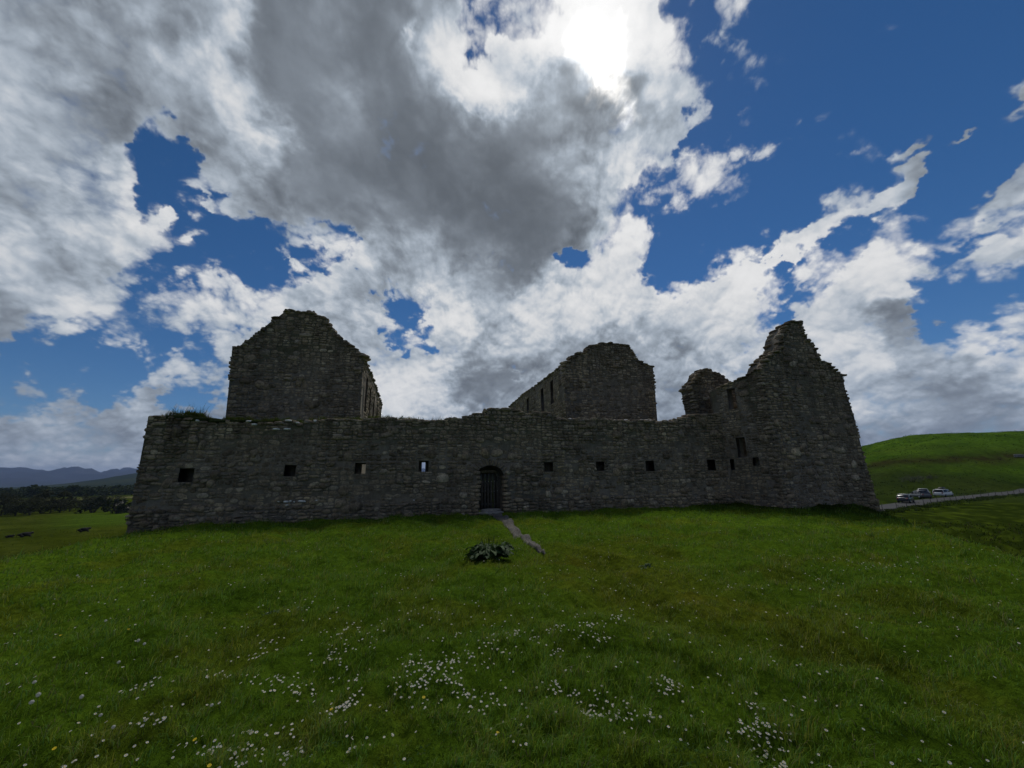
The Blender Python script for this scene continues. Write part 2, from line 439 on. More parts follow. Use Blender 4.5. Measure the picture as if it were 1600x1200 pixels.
# ------------------------------------------------------------------ land
NT1 = fbm_tile(512, 41, 6, .55); NT2 = fbm_tile(512, 42, 6, .5, 4, True); NT3 = fbm_tile(512, 43, 5, .6)
def nz(T, x, y, scale): return tile_at(T, np.asarray(x, float) / scale, np.asarray(y, float) / scale)
def height(x, y):
    x = np.asarray(x, float); y = np.asarray(y, float)
    r = np.hypot(x, y); az = np.degrees(np.arctan2(x, y))
    s, t = w2st(x, y)
    # the castle mound
    plat = .15 * sm(-6.5, -.3, t) * sm(30, 20, np.abs(s))
    plat = plat + .05 * nz(NT1, x, y, 5.0) * sm(1.5, 3, r) + .018 * nz(NT3, x, y, 1.1)
    ul = np.maximum(0, -12.3 - s - .12 * np.maximum(-t - 4, 0)); dl = np.where(ul < 3, .11 * ul ** 2, .99 + .66 * (ul - 3))
    ur = np.maximum(0, (s - t - 17.6) / 1.414); dr = np.where(ur < 2, 0.22 * ur ** 2, .88 + .62 * (ur - 2))
    us = np.maximum(0, s - 17.2); dr = np.maximum(dr, np.where(us < 2, .15 * us ** 2, .6 + .6 * (us - 2)))
    ub = np.maximum(0, t - 32); db = .35 * ub
    uf = np.maximum(0, -y - 6); df = .3 * uf
    lvl_l = -6.5 - 2.6 * sm(90, 190, r) - 1.0 * sm(400, 1500, r)
    low_hill = 62 * np.exp(-((az + 42) / 6.0) ** 2) * sm(1500, 3000, r) * sm(5200, 3600, r) * (1 + .12 * nz(NT1, x, y, 2600))
    lvl_l = lvl_l + low_hill
    crest = 19.5 + 1.6 * np.cos(np.radians((az - 48.6) * 14)) + 0.5 * nz(NT1, x, y, 260) - 5.5 * sm(46, 38, az) - .10*np.maximum(az-49,0)
    st = np.clip((az - 45) * 5.2, 0, 46)
    lvl_r = -4.0 + (crest + 4) * (sm(122 + st, 350, r) * .75 + .25 * sm(126 + st, 250, r)) - 16 * sm(380, 700, r)
    lvl_r = lvl_r + (.22 * nz(NT2, x, y, 9) + .15 * nz(NT1, x, y, 4)) * sm(14, 26, r) * sm(72, 55, r) + .5 * nz(NT1, x, y, 60) * sm(135, 190, r)
    lvl_c = -9.0
    wr = sm(16, 30, az) * sm(150, 110, az); wl = sm(-14, -26, az) * sm(-150, -110, az)
    low = lvl_r * wr + lvl_l * wl + lvl_c * (1 - np.clip(wr + wl, 0, 1))
    far = -10.0 + 0 * r
    low = np.where(r > 900, low * 1.0, low)
    drop = np.maximum(np.maximum(dl, dr), np.maximum(db, df))
    z = plat - drop
    k = 1.2
    hh = np.clip(.5 + .5 * (z - low) / k, 0, 1)                    # smooth maximum of mound and low ground
    z = low * (1 - hh) + z * hh + k * hh * (1 - hh)
    # mountains
    mz = sm(6500, 10500, r) * sm(14500, 11500, r)
    ridge = 318 + 8 * nz(NT1, az * 40., az * 0 + 7., 900) + 8 * nz(NT2, az * 60., r * .02, 700) + 26 * np.exp(-((az + 47.6) / 1.3) ** 2) + 28 * np.exp(-((az + 44.3) / 1.0) ** 2) + 10 * np.exp(-((az + 51) / 1.4) ** 2)
    z = z + mz * np.maximum(ridge, 120) * (sm(60, 20, np.abs(az + 30)) * .9 + .1) * (.86 + .14 * nz(NT2, x, y, 2500)) 
    return z
def land_tone(x, y, under=0.0):
    """the land's own colour: turf, meadow, moor, wood floor; mountain heather also carries painted haze blue"""
    r = np.hypot(x, y); az = np.degrees(np.arctan2(x, y)); s, t = w2st(x, y)
    def C(c): return np.array(c)[None, :]
    g = C((.078, .143, .012)) * np.ones((len(x), 1))
    worn = np.exp(-((s + .3 - .12 * (t + 10)) / 1.3) ** 2) * sm(-14.5, -11.5, t) * sm(-6.5, -8.2, t) * .7
    olive = np.clip(sm(.2, 1.4, nz(NT1, x + 50, y, 6)) * .5 + worn, 0, 1)
    g = g * 1.36; g = g * (1 - olive[:, None]) + C((.142, .165, .017)) * olive[:, None]
    soil = sm(1.3, 2.4, nz(NT3, x, y, 2.2)); g = g * (1 - .15 * soil[:, None]) + C((.08, .085, .016)) * .15 * soil[:, None]
    gap_dark = (sm(19, 13, r) * sm(.6, -.2, t))[:, None]; g = g * (1 - .30 * gap_dark * under)       # ground colour darkened to paint dark gaps between the blades
    # left meadow
    wl = (sm(-16, -24, az) * sm(18, 30, r))[:, None]
    band = sm(-.6, 1.0, nz(NT1, x * .25 + y * .25, (y - x) * .08, 8) + .6 * nz(NT2, x, y, 30))[:, None]
    mead = C((.044, .062, .007)) * (1 - band) + C((.060, .078, .012)) * band
    bright = (sm(110, 150, r) * sm(260, 200, r) * sm(-50.5, -46, az))[:, None]
    mead = mead * (1 - bright) + C((.060, .105, .012)) * bright
    strip = (sm(420, 450, r) * sm(520, 480, r))[:, None]; mead = mead * (1 - strip) + C((.13, .135, .06)) * strip
    g = g * (1 - wl) + mead * wl
    wood = (sm(540, 600, r) * sm(1800, 1300, r))[:, None] * wl; g = g * (1 - wood) + C((.014, .022, .010)) * wood
    moor = sm(1300, 1800, r)[:, None] * wl; mm = sm(-.5, .8, nz(NT1, x, y, 900))[:, None]
    g = g * (1 - moor) + (C((.020, .032, .016)) * (1 - mm) + C((.034, .046, .022)) * mm) * moor
    # right rough hollow and hill
    wr = (sm(20, 27, az) * sm(15, 24, r))[:, None]
    tus = sm(-1.0, 1.6, .5 * nz(NT2, x, y, 2.6) + .5 * nz(NT3, x, y, 1.7) + .5 * nz(NT1, x, y, 14))[:, None]
    rough = C((.020, .034, .005)) * (1 - tus) + C((.064, .098, .010)) * tus
    hill = sm(165, 215, r)[:, None]; hb = sm(-.4, .9, nz(NT1, x * .5, y * .5, 45) + .5 * nz(NT3, x, y, 16))[:, None]
    hc = C((.050, .104, .008)) * (1 - hb) + C((.066, .130, .011)) * hb
    rr = r + 14 * np.sin(np.radians(az * 9)) + 5 * nz(NT1, x, y, 60)
    brown = (np.exp(-((rr - 214 - (az - 45) * 3.0) / 8) ** 2) + np.exp(-((rr - 182) / 6) ** 2) * .95 + np.exp(-((rr - 163) / 6) ** 2) * .8 + np.exp(-((rr - 250) / 12) ** 2) * .25).clip(0, 1)[:, None]
    hc = hc * (1 - brown) + C((.036, .034, .012)) * brown
    base = sm(100, 118, r)[:, None]; rough = rough * (1 - base) + C((.030, .048, .010)) * base
    g = g * (1 - wr) + (rough * (1 - hill) + hc * hill) * wr
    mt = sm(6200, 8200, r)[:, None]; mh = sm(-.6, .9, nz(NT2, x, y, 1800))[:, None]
    g = g * (1 - mt) + (C((.020, .026, .036)) * (1 - mh) + C((.036, .038, .046)) * mh) * mt  # heather tone blued: distance haze put into the mountain colour
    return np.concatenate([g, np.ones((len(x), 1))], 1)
def build_land():
    az = np.concatenate([np.arange(-66, 66, .45), np.arange(66, 294, 3.0)]); az = np.radians(az)
    rr = np.concatenate([[0.4, 1.0], 1.6 * 1.021 ** np.arange(0, 440)]); rr = rr[rr < 14000]; rr = np.append(rr, 14000.)
    Rg, Ag = np.meshgrid(rr, az, indexing='ij')
    x = (Rg * np.sin(Ag)).ravel(); y = (Rg * np.cos(Ag)).ravel()
    z = height(x, y)
    V = np.stack([x, y, z], 1); n = len(az); m = len(rr)
    i, j = np.meshgrid(np.arange(m - 1), np.arange(n), indexing='ij'); j2 = (j + 1) % n
    F = np.stack([i * n + j, i * n + j2, (i + 1) * n + j2, (i + 1) * n + j], -1).reshape(-1, 4)[:, ::-1]
    ctr = len(V); V = np.vstack([V, [[0, 0, float(height(np.array([0.]), np.array([0.]))[0])]]])
    j = np.arange(n); F3 = np.stack([np.full(n, ctr), (j + 1) % n, j], 1)
    T = land_tone(V[:, 0], V[:, 1], 1.0)
    o = np_mesh('ground', V, F3, F, [M_LAND], colors=T)
    return tag(o, kind='structure')
build_land()
def gz(x, y): return float(height(np.array([float(x)]), np.array([float(y)]))[0])

def ribbon(name, pts, widths, mat, lift=.02, step=.25, rag=.0):
    """a strip of path or road lying on the land"""
    P = [];
    for k in range(len(pts) - 1):
        a, b = np.array(pts[k], float), np.array(pts[k + 1], float); n = max(2, int(np.linalg.norm(b - a) / step))
        for q in range(n): f = q / n; P.append((*(a + (b - a) * f), widths[k] + (widths[k + 1] - widths[k]) * f))
    P.append((*pts[-1], widths[-1])); P = np.array(P)
    for _ in range(6): P[1:-1] = .25 * P[:-2] + .5 * P[1:-1] + .25 * P[2:]
    d = np.gradient(P[:, :2], axis=0); d /= np.linalg.norm(d, axis=1)[:, None]; nn = np.stack([-d[:, 1], d[:, 0]], 1)
    cols = np.linspace(-1, 1, 9); V = []
    for c in cols:
        w = P[:, 2] * .5 * (1 + rag * nz(NT3, P[:, 0] * 3 + c * 9, P[:, 1] * 3, 4) * (abs(c) > .9))
        xy = P[:, :2] + nn * (c * w)[:, None]
        h = height(xy[:, 0], xy[:, 1]); V.append(np.stack([xy[:, 0], xy[:, 1], h + lift * (1 - .9 * (abs(c) > .95)) ], 1))
    V = np.array(V); k, n = V.shape[:2]; V = V.reshape(-1, 3)
    i, j = np.meshgrid(np.arange(k - 1), np.arange(n - 1), indexing='ij')
    F = np.stack([i * n + j, i * n + j + 1, (i + 1) * n + j + 1, (i + 1) * n + j], -1).reshape(-1, 4)[:, ::-1]
    return tag(np_mesh(name, V, None, F, [mat]), kind='structure')
PATH_W = [.80, .64, .50, .40, .33, .28, .22, .03]
PATH = [(-1.1, 17.75), (-.75, 16.8), (-.5, 16.0), (-.27, 14.4), (-.03, 12.8), (.2, 11.3), (.43, 9.9), (.64, 8.8)]
ribbon('path', PATH, PATH_W, M_GRAVEL, .05, .08, .05)
ribbon('road', [(20, 42), (55.6, 62.5), (66, 68.5), (82, 78.2), (97, 85.5), (124, 98.5), (170, 118)], [4.4] * 7, M_ROAD, .10, 1.5)
ribbon('farm_track', [(-140, 158), (-151, 160), (-166, 171), (-171, 178), (-190, 196), (-212, 214), (-262, 268)], [3.5, 3.5, 3.2, 3.2, 3, 3, 3], M_GRAVEL, .12, 2)

# ------------------------------------------------------------------ rubble masonry
class Masonry:
    """collects the core (mortar) and the stones of ONE wall as one mesh with two materials"""
    def __init__(s): s.V = []; s.F = []; s.mi = []
    def add(s, verts, faces, mat):
        o = len(s.V); s.V.extend(verts)
        for f in faces: s.F.append([i + o for i in f]); s.mi.append(mat)
    def build(s, name, parent=None, mats=None):
        return mesh_obj(name, s.V, s.F, mats or [M_MORTAR, M_STONE, M_WHITE_STONE], parent, True, s.mi)
class Face:
    """a vertical wall face: a runs along it, z up, w outwards"""
    def __init__(s, s0, t0, ds, dt, os_, ot): s.o = (s0, t0); s.d = (ds, dt); s.n = (os_, ot)
    def w(s, a, z, off):
        S = s.o[0] + s.d[0] * a + s.n[0] * off; T = s.o[1] + s.d[1] * a + s.n[1] * off
        x, y = st2w(S, T); return (float(x), float(y), z)
def inside(p, poly):
    x, y = p; c = False; n = len(poly); j = n - 1
    for i in range(n):
        xi, yi = poly[i]; xj, yj = poly[j]
        if (yi > y) != (yj > y) and x < (xj - xi) * (y - yi) / (yj - yi) + xi: c = not c
        j = i
    return c
def core(M, F, poly, thick, holes=(), sink=0.0):
    """extruded slab; holes = list of (front polygon, back polygon) with equal vertex counts"""
    loops = [poly] + [h[0] for h in holes]; backs = [poly] + [h[1] for h in holes]
    tri = tessellate_polygon([[Vector((a, z, 0)) for a, z in L] for L in loops])
    tri_b = tessellate_polygon([[Vector((a, z, 0)) for a, z in L] for L in backs])
    fr = [p for L in loops for p in L]; bk = [p for L in backs for p in L]; n = len(fr)
    V = [F.w(a, z, -sink) for a, z in fr] + [F.w(a, z, -thick) for a, z in bk]
    fs = [list(t) for t in tri] + [[i + n for i in t][::-1] for t in tri_b]
    o = 0
    for L in loops:
        k = len(L)
        for i in range(k): a, b = o + i, o + (i + 1) % k; fs.append([a, b, b + n, a + n])
        o += k
    M.add(V, fs, 0)
def split(x, z, w, h, out, r, big=1.0):
    mw, mh = .46 * big, .22 * big
    if w < mw and h < mh and (r.random() < .80 or w * h < .025 * big * big): out.append((x, z, w, h)); return
    if w / mw > h / mh * (.75 + .5 * r.random()) and w > .18:
        f = r.uniform(.3, .7); split(x, z, w * f, h, out, r, big); split(x + w * f, z, w * (1 - f), h, out, r, big)
    elif h > .10:
        f = r.uniform(.3, .7); split(x, z, w, h * f, out, r, big); split(x, z + h * f, w, h * (1 - f), out, r, big)
    else: out.append((x, z, w, h))
def stone(M, F, x, z, w, h, prot, r, mat=1):
    g = r.uniform(.002, .016); n = 10 if w > .16 else 8
    ex = r.uniform(1.9, 4.5); cx, cz = x + w / 2, z + h / 2; hw, hh = max(.02, w / 2 - g), max(.018, h / 2 - g)
    ph = r.uniform(0, 6.28); tilt = r.gauss(0, .11); ring = []
    for i in range(n):
        a = 2 * math.pi * i / n + .3; c, s_ = math.cos(a), math.sin(a)
        k = (abs(c) ** ex + abs(s_) ** ex) ** (-1 / ex) * (1 + .07 * math.sin(2 * a + ph) + r.uniform(-.13, .08))
        px, pz = c * k * hw, s_ * k * hh; ring.append((px - pz * tilt, pz + px * tilt))
    V = []
    lean = r.uniform(-.35, .35); leanx = r.uniform(-.3, .3)
    for sc_, off in ((1.0, -.07), (1.0, prot * .45), (.80, prot)):
        for px, pz in ring:
            o = off if off < 0 else off * (1 + lean * pz / hh + leanx * px / hw)
            V.append(F.w(cx + px * sc_, cz + pz * sc_, o))
    V.append(F.w(cx + r.uniform(-.2, .2) * hw, cz + r.uniform(-.2, .2) * hh, prot * r.uniform(1.0, 1.25)))
    fs = []
    for q in range(2):
        for i in range(n): j = (i + 1) % n; fs.append([q * n + i, q * n + j, (q + 1) * n + j, (q + 1) * n + i])
    for i in range(n): fs.append([2 * n + i, 2 * n + (i + 1) % n, 3 * n])
    M.add(V, fs, mat)
def rubble(M, F, poly, seed, zmin=-.4, holes=(), keep_out=(), prot=(.012, .05), big=1.0, fringe=.0):
    """random rubble over the face inside poly; holes are rectangles (a0, z0, a1, z1) the stones stop at"""
    r = random.Random(seed); xs = [p[0] for p in poly]; zs = [p[1] for p in poly]
    z = max(zmin, min(zs)); out = []
    while z < max(zs):
        bh = r.uniform(.34, .72); x = min(xs) - r.uniform(0, .6)
        while x < max(xs):
            bw = r.uniform(.5, 1.5); split(x, z + r.uniform(-.015, .015), bw, bh, out, r, big); x += bw
        z += bh
    for (x, z, w, h) in out:
        c = (x + w / 2, z + h / 2)
        if not inside(c, poly): continue
        cut = []
        for i in range(len(poly)):
            (xa, za), (xb, zb) = poly[i - 1], poly[i]
            if (za > c[1]) != (zb > c[1]): cut.append(xa + (xb - xa) * (c[1] - za) / (zb - za))
        lo = [q for q in cut if q <= c[0]]; hi = [q for q in cut if q > c[0]]
        if lo and x < max(lo) - .08: w -= max(lo) - r.uniform(.0, .08) - x; x = max(lo) - r.uniform(.0, .08)
        if hi and x + w > min(hi) + .08: w = min(hi) + r.uniform(.0, .08) - x
        if w < .05: continue
        skip = False
        for (a0, z0, a1, z1) in holes:
            if x < a1 and x + w > a0 and z < z1 and z + h > z0:
                opts = [(x + w - a0, 'r'), (a1 - x, 'l'), (z + h - z0, 't'), (z1 - z, 'b')]; d, k = min(opts)
                if k == 'r': w -= d
                elif k == 'l': x += d; w -= d
                elif k == 't': h -= d
                else: z += d; h -= d
                if w < .06 or h < .05: skip = True; break
        if skip: continue
        for ko in keep_out:
            if inside((x + w / 2, z + h / 2), ko) or inside((x + .02, z + h / 2), ko) or inside((x + w - .02, z + h / 2), ko) or inside((x + w / 2, z + .02), ko): skip = True; break
        if skip: continue
        # edges: cut what hangs far outside
        p = r.uniform(*prot) * (.55 + .9 * r.random())
        if w * h > .05: p *= 1.25
        p *= .62 + .38 * float(nz(NT1, F.o[0] + x, z * 1.0 + F.o[1], 9.0))
        zone = float(nz(NT3, F.o[0] * 3 + x, z * 1.3 + seed, 5.0))
        if zone > .45:                                                # patches still faced with mortar
            p *= .4
            if r.random() < .20 * min(2, zone): continue
        if F.o == (0, 0) and z < .72: p += .035
        if F.o == (0, 0) and .74 < z + h / 2 < .86: p *= .2
        p = max(.004, p)
        stone(M, F, x, z, w, h, p, r)
        if r.random() < .04 and fringe == 0:                         # a boulder bulging out of the coursing
            bw, bh = r.uniform(.24, .6), r.uniform(.2, .40)
            if inside((x + bw, z + bh), poly) and inside((x - .1, z + bh), poly) and not any(x < q[2] + .05 and x + bw > q[0] - .05 and z < q[3] + .05 and z + bh > q[1] - .05 for q in holes) and not any(inside((x + bw * e1, z + bh * e2), ko) for ko in keep_out for e1 in (0, 1) for e2 in (0, 1)): stone(M, F, x, z, bw, bh, p + .045, r)
def rock(M, c, size, r, mat=1, rz=0.0):
    """one rough block, c = centre in world"""
    n = 8; V = []; sx, sy, sz = size; k = [(-.42, .72), (-.3, 1.0), (.25, 1.0), (.45, .74)]
    ph = r.uniform(0, 6.3); ca, sa = math.cos(rz), math.sin(rz)
    for zz, rr in k:
        for i in range(n):
            a = 2 * math.pi * (i + .5) / n; cc, ss = math.cos(a), math.sin(a); q = (abs(cc) ** 4 + abs(ss) ** 4) ** -.25 * rr * (1 + .06 * math.sin(2 * a + ph)) * r.uniform(.9, 1.08)
            x, y = cc * q * sx / 2, ss * q * sy / 2; V.append((c[0] + x * ca - y * sa, c[1] + x * sa + y * ca, c[2] + zz * sz * r.uniform(.85, 1.1)))
    V.append((c[0], c[1], c[2] + .48 * sz)); V.append((c[0], c[1], c[2] - .45 * sz)); f = []
    for q in range(3):
        for i in range(n): j = (i + 1) % n; f.append([q * n + i, q * n + j, (q + 1) * n + j, (q + 1) * n + i])
    for i in range(n): j = (i + 1) % n; f.append([3 * n + i, 3 * n + j, 4 * n]); f.append([j, i, 4 * n + 1])
    M.add(V, f, mat)
def cope(M, F, line, thick, seed, size=(.22, .55), hgt=(.09, .2), rows=3, lift=.0, vertical=False):
    """loose stones bedded along a broken wall head, through its thickness"""
    r = random.Random(seed); mid_a = sum(q[0] for q in line) / len(line)
    for k in range(len(line) - 1):
        (a0, z0), (a1, z1) = line[k], line[k + 1]; L = math.hypot(a1 - a0, z1 - z0); q = r.uniform(0, .2)
        steep = abs(z1 - z0) > 1.0 * abs(a1 - a0)
        while q < L:
            w = r.uniform(.18, .30) if steep else r.uniform(*size); f = min(1, (q + w * .5) / L) if L > 0 else 0
            for row in range(rows):
                off = -thick * (row + .5) / rows + r.uniform(-.04, .04)
                if row == 0: off = -.12 + r.uniform(-.05, .06)
                h = r.uniform(*hgt); ac = a0 + (a1 - a0) * f
                if steep: ac += (1 if mid_a > ac else -1) * (w * .5 - r.uniform(-.03, .10))
                c = F.w(ac + r.uniform(-.04, .04), z0 + (z1 - z0) * f + lift + r.uniform(-.05, .05), off)
                if steep: h = max(h, .13)
                rock(M, c, (w * r.uniform(.9, 1.15), thick / rows * r.uniform(.9, 1.25), h), r, 1, PSI + math.atan2(F.d[1], F.d[0]) + r.gauss(0, .12))
            q += (.13 if steep else w) * r.uniform(.75, 1.0)

# ------------------------------------------------------------------ curtain wall with loopholes and doorway
TOP = [(-14.09,4.14),(-13.60,4.14),(-13.09,4.08),(-12.66,4.04),(-12.00,3.92),(-11.53,4.0),(-10.56,3.94),(-9.54,3.98),(-9.27,4.09),(-8.83,3.97),(-8.12,4.11),(-7.14,4.10),(-5.67,4.23),(-4.56,4.17),(-3.48,4.16),(-2.70,4.26),(-1.91,4.38),(-1.36,4.60),(-0.89,4.79),(-0.14,4.74),(0.43,4.67),(0.92,4.59),(1.61,4.60),(2.20,4.37),(2.71,4.29),(4.15,4.34),(5.78,4.30),(7.43,4.30),(8.11,4.28),(8.61,4.41),(9.18,4.52),(9.77,4.70),(11.09,4.73),(11.6,4.73)]
LOOPS = [(-12.76,1.69,-12.28,2.19),(-9.23,1.84,-8.80,2.27),(-6.63,1.90,-6.21,2.34),(-4.10,1.95,-3.70,2.40),(1.43,1.88,1.85,2.30),(3.97,1.87,4.38,2.31),(6.54,1.83,7.00,2.32),(9.98,1.82,10.45,2.36)]
def curtain_wall():
    rx, ry = st2w(-1.3, 0); root = empty('curtain_wall', (float(rx), float(ry), 0))
    def place(o): o.parent = root; o.location = (-float(rx), -float(ry), 0)
    M = Masonry(); F = Face(0, 0, 1, 0, 0, -1); TH = .95
    line = [(a, z - .07) for a, z in TOP]
    poly = [(-14.02, -1.2), (11.6, -1.2)] + line[::-1]
    holes = []
    for (a0, z0, a1, z1) in LOOPS:
        c = (a0 + a1) / 2; hw = .075
        holes.append(([(a0, z0), (a0, z1), (a1, z1), (a1, z0)], [(c - hw, z0 + .02), (c - hw, z1 - .03), (c + hw, z1 - .03), (c + hw, z0 + .02)]))
    # doorway: ragged jambs and a segmental arch
    arch = [(-1.50, -.9), (-1.52, .5), (-1.60, 1.2), (-1.62, 1.92), (-1.45, 2.08), (-1.22, 2.17), (-1.0, 2.19), (-.78, 2.14), (-.56, 2.0), (-.42, 1.72), (-.36, 1.2), (-.40, .6), (-.42, -.9)]
    inner = [(-1.50, -.9), (-1.50, .5), (-1.52, 1.2), (-1.53, 1.72), (-1.42, 1.80), (-1.22, 1.84), (-1.0, 1.84), (-.82, 1.83), (-.68, 1.78), (-.62, 1.55), (-.60, 1.2), (-.60, .6), (-.60, -.9)]
    holes.append((arch, inner))
    core(M, F, poly, TH, holes)
    ring = [(-1.50, -.9), (-1.55, 1.95), (-1.60, 2.25), (-1.3, 2.46), (-1.0, 2.50), (-.65, 2.42), (-.40, 2.15), (-.34, 1.2), (-.40, -.9)]
    rubble(M, F, [(-14.08, -1), (11.55, -1)] + TOP[::-1], 3, -.55, LOOPS, [ring], (.014, .060))
    body = M; M = Masonry()
    r = random.Random(5)
    # rough voussoirs over the doorway and broken jamb stones
    arcp = arch[3:10]
    for k in range(len(arcp) - 1):
        for q in (.25, .75):
            a = arcp[k][0] + (arcp[k + 1][0] - arcp[k][0]) * q; z = arcp[k][1] + (arcp[k + 1][1] - arcp[k][1]) * q
            dx, dz = a + 1.0, z - 1.55; L = math.hypot(dx, dz); h = r.uniform(.24, .34); c = (a + dx / L * h * .5, z + dz / L * h * .5)
            ang = math.atan2(dz, dx) - math.pi / 2; b = len(M.V)
            stone(M, F, c[0] - .04, c[1] - h / 2, .10, h, r.uniform(.02, .05), r)
            P0 = np.array(F.w(c[0], c[1], 0)); ca, sa = math.cos(ang), math.sin(ang); e3 = np.array([EV[0], EV[1], 0])
            for i in range(b, len(M.V)):
                d = np.array(M.V[i]) - P0; x = d @ e3; zz = d[2]; rest = d - x * e3; rest[2] = 0
                M.V[i] = tuple(P0 + rest + (x * ca - zz * sa) * e3 + np.array([0, 0, x * sa + zz * ca]))
    z = -.1
    while z < 1.9:
        h = r.uniform(.12, .24)
        for side, a in ((0, -1.50), (1, -.42)):
            w = r.uniform(.2, .42); off = r.uniform(-.05, .04)
            rock(M, F.w(a + (-w / 2 + .03 if side == 0 else w / 2 - .03) + off, z + h / 2, -.18), (w, .5 + r.uniform(0, .15), h * .98), r, 1, PSI)
        z += h
    # projecting lintel slab at the back of the recess
    rock(M, F.w(-1.06, 1.93, -.62), (1.0, .4, .16), r, 1, PSI)
    place(M.build('doorway_arch')); M = Masonry()
    cope(M, F, line, TH, 8, rows=3)
    cap = M; M = body
    # quoins at the far left end
    z = -.5
    while z < 4.0:
        h = r.uniform(.13, .26); w = r.uniform(.35, .8); a = -14.04 - .0 * z
        for row in range(2): rock(M, F.w(a + w / 2 - r.uniform(.02, .10), z + h / 2, -.25 - .42 * row), (w, .5, h * .97), r, 1, PSI)
        z += h
    # limewash-white stones low in the wall and pale ones on the head
    for (a, z, w, h) in [(-9.35, .86, .13, .07), (-9.15, .84, .22, .1), (-8.95, .86, .12, .08), (-8.78, .84, .08, .07), (-8.62, .84, .3, .1), (-8.0, .88, .12, .06), (-9.05, .74, .14, .05), (-4.3, .78, .12, .06)]:
        stone(M, F, a, z, w, h, .065, r, 2)
    M = cap
    for (a, z) in [(-12.45, 3.92), (-10.7, 3.92), (-10.5, 3.8), (-9.3, 3.97), (-8.95, 3.88), (-8.3, 3.97), (-9.7, 3.62), (-9.3, 3.63)]:
        rock(M, F.w(a, z + .06, -.02), (r.uniform(.15, .28), .22, r.uniform(.06, .1)), r, 2, PSI)
    for k in range(22): rock(M, F.w(2.6 + k * .22 + r.uniform(-.08, .08), 4.30 + r.uniform(0, .04), -.3), (.2, .3, .08), r, 2 if r.random() < .6 else 1, PSI)
    place(cap.build('coping')); place(body.build('masonry'))
    return tag(root, 'long rubble stone curtain wall with square loopholes and an arched doorway', 'wall')
curtain_wall()

# ------------------------------------------------------------------ the two roofless barrack blocks
def barrack(gable, gt, side_s, side_n, side_line, side_len, wins, label, seed, other_s, back_line):
    x, y = st2w((gable[0][0] + gable[-1][0]) / 2, gt)
    root = empty('barrack_block', (float(x), float(y), 0)); inv = (-float(x), -float(y), 0)
    tag(root, label, 'ruined building')
    def place(o): o.parent = root; o.location = inv
    F = Face(0, gt, 1, 0, 0, -1); M = Masonry()
    a0, a1 = gable[0][0], gable[-1][0]
    poly = [(a0, -.6)] + [(a, z - (.05 if 0 < i < len(gable) - 1 else 0)) for i, (a, z) in enumerate(gable)] + [(a1, -.6)]
    core(M, F, poly[::-1], .85)
    rubble(M, F, [(a0 - .03, -1)] + gable + [(a1 + .03, -1)], seed, 3.3, prot=(.012, .05))
    cope(M, F, gable[1:-1], .85, seed + 1, size=(.25, .6), hgt=(.09, .17), rows=2, lift=-.06)
    place(M.build('gable_wall'))
    # long wall towards the courtyard
    M = Masonry(); F = Face(side_s, gt, 0, 1, side_n, 0)
    sl = [(a, z - .05) for a, z in side_line]
    poly = [(sl[0][0] + .86, -.6), (side_len, -.6), (side_len, sl[-1][1])] + [p for p in sl[::-1][1:] if p[0] > .9] + [(.86, sl[0][1] - .02)]
    poly = [(.86, -.6), (side_len, -.6)] + [(a, z) for a, z in sl[::-1] if a > .9] + [(.86, sl[0][1])]
    hl = [([(b0, z0), (b0, z1), (b1, z1), (b1, z0)],) * 2 for (b0, z0, b1, z1) in wins]
    core(M, F, poly, .75, hl)
    rubble(M, F, [(0, -1), (side_len, -1)] + side_line[::-1], seed + 2, 3.0, wins, prot=(.012, .045))
    cope(M, F, side_line, .75, seed + 3, rows=2, lift=-.05)
    wall_o = M.build('side_wall'); place(wall_o)
    # dressed margins round the openings
    r = random.Random(seed)
    for (b0, z0, b1, z1) in wins:
        M = Masonry(); rock(M, F.w((b0 + b1) / 2, z1 + .09, -.25), (b1 - b0 + .5, .55, .2), r, 1, PSI + math.pi / 2); M.build('lintel', wall_o)
        M = Masonry(); rock(M, F.w((b0 + b1) / 2, z0 - .08, -.25), (b1 - b0 + .3, .55, .16), r, 1, PSI + math.pi / 2); M.build('sill', wall_o)
    # outer long wall and far gable
    M = Masonry(); F = Face(other_s, gt, 0, 1, -side_n, 0)
    ol = [(.86, side_line[0][1] - .3), (4, side_line[0][1] - .5), (side_len - .9, side_line[-1][1] - .4)]
    core(M, F, [(.86, -.6), (side_len - .9, -.6)] + ol[::-1], .75)
    cope(M, F, ol, .75, seed + 5, rows=2)
    place(M.build('side_wall'))
    M = Masonry(); F = Face(0, gt + side_len - .8, 1, 0, 0, -1)
    lo_, hi_ = min(side_s, other_s) + .02, max(side_s, other_s) - .78
    if side_n < 0: lo_, hi_ = side_s + .78, other_s - .02
    core(M, F, [(lo_, -.6), (hi_, -.6)] + [(lo_ + (hi_ - lo_) * f, z) for f, z in back_line[::-1]], .8)
    place(M.build('gable_wall'))
    return root
LG = [(-13.32,4.6),(-13.40,6.37),(-13.52,8.29),(-13.25,8.37),(-12.99,8.63),(-12.37,9.30),(-11.91,9.87),(-11.58,10.18),(-11.31,10.50),(-9.97,10.50),(-9.73,10.33),(-9.30,10.15),(-8.83,9.55),(-8.47,9.14),(-7.99,8.77),(-7.44,8.36),(-7.24,8.20),(-7.26,8.01),(-7.20,4.6)]
barrack(LG, 4.0, -7.24, 1, [(0, 8.1), (3, 7.95), (6, 7.75), (9.6, 7.42), (10.2, 7.40)], 10.2, [(1.4, 5.4, 2.0, 7.35), (3.1, 5.2, 3.75, 7.2), (5.0, 5.1, 5.7, 6.95), (7.0, 5.0, 7.7, 6.8)],
        'taller roofless stone barrack block with flat topped gable near the grassy wall end', 21, -13.42, [(0, 7.0), (.3, 7.2), (.7, 7.1), (1, 7.0)])
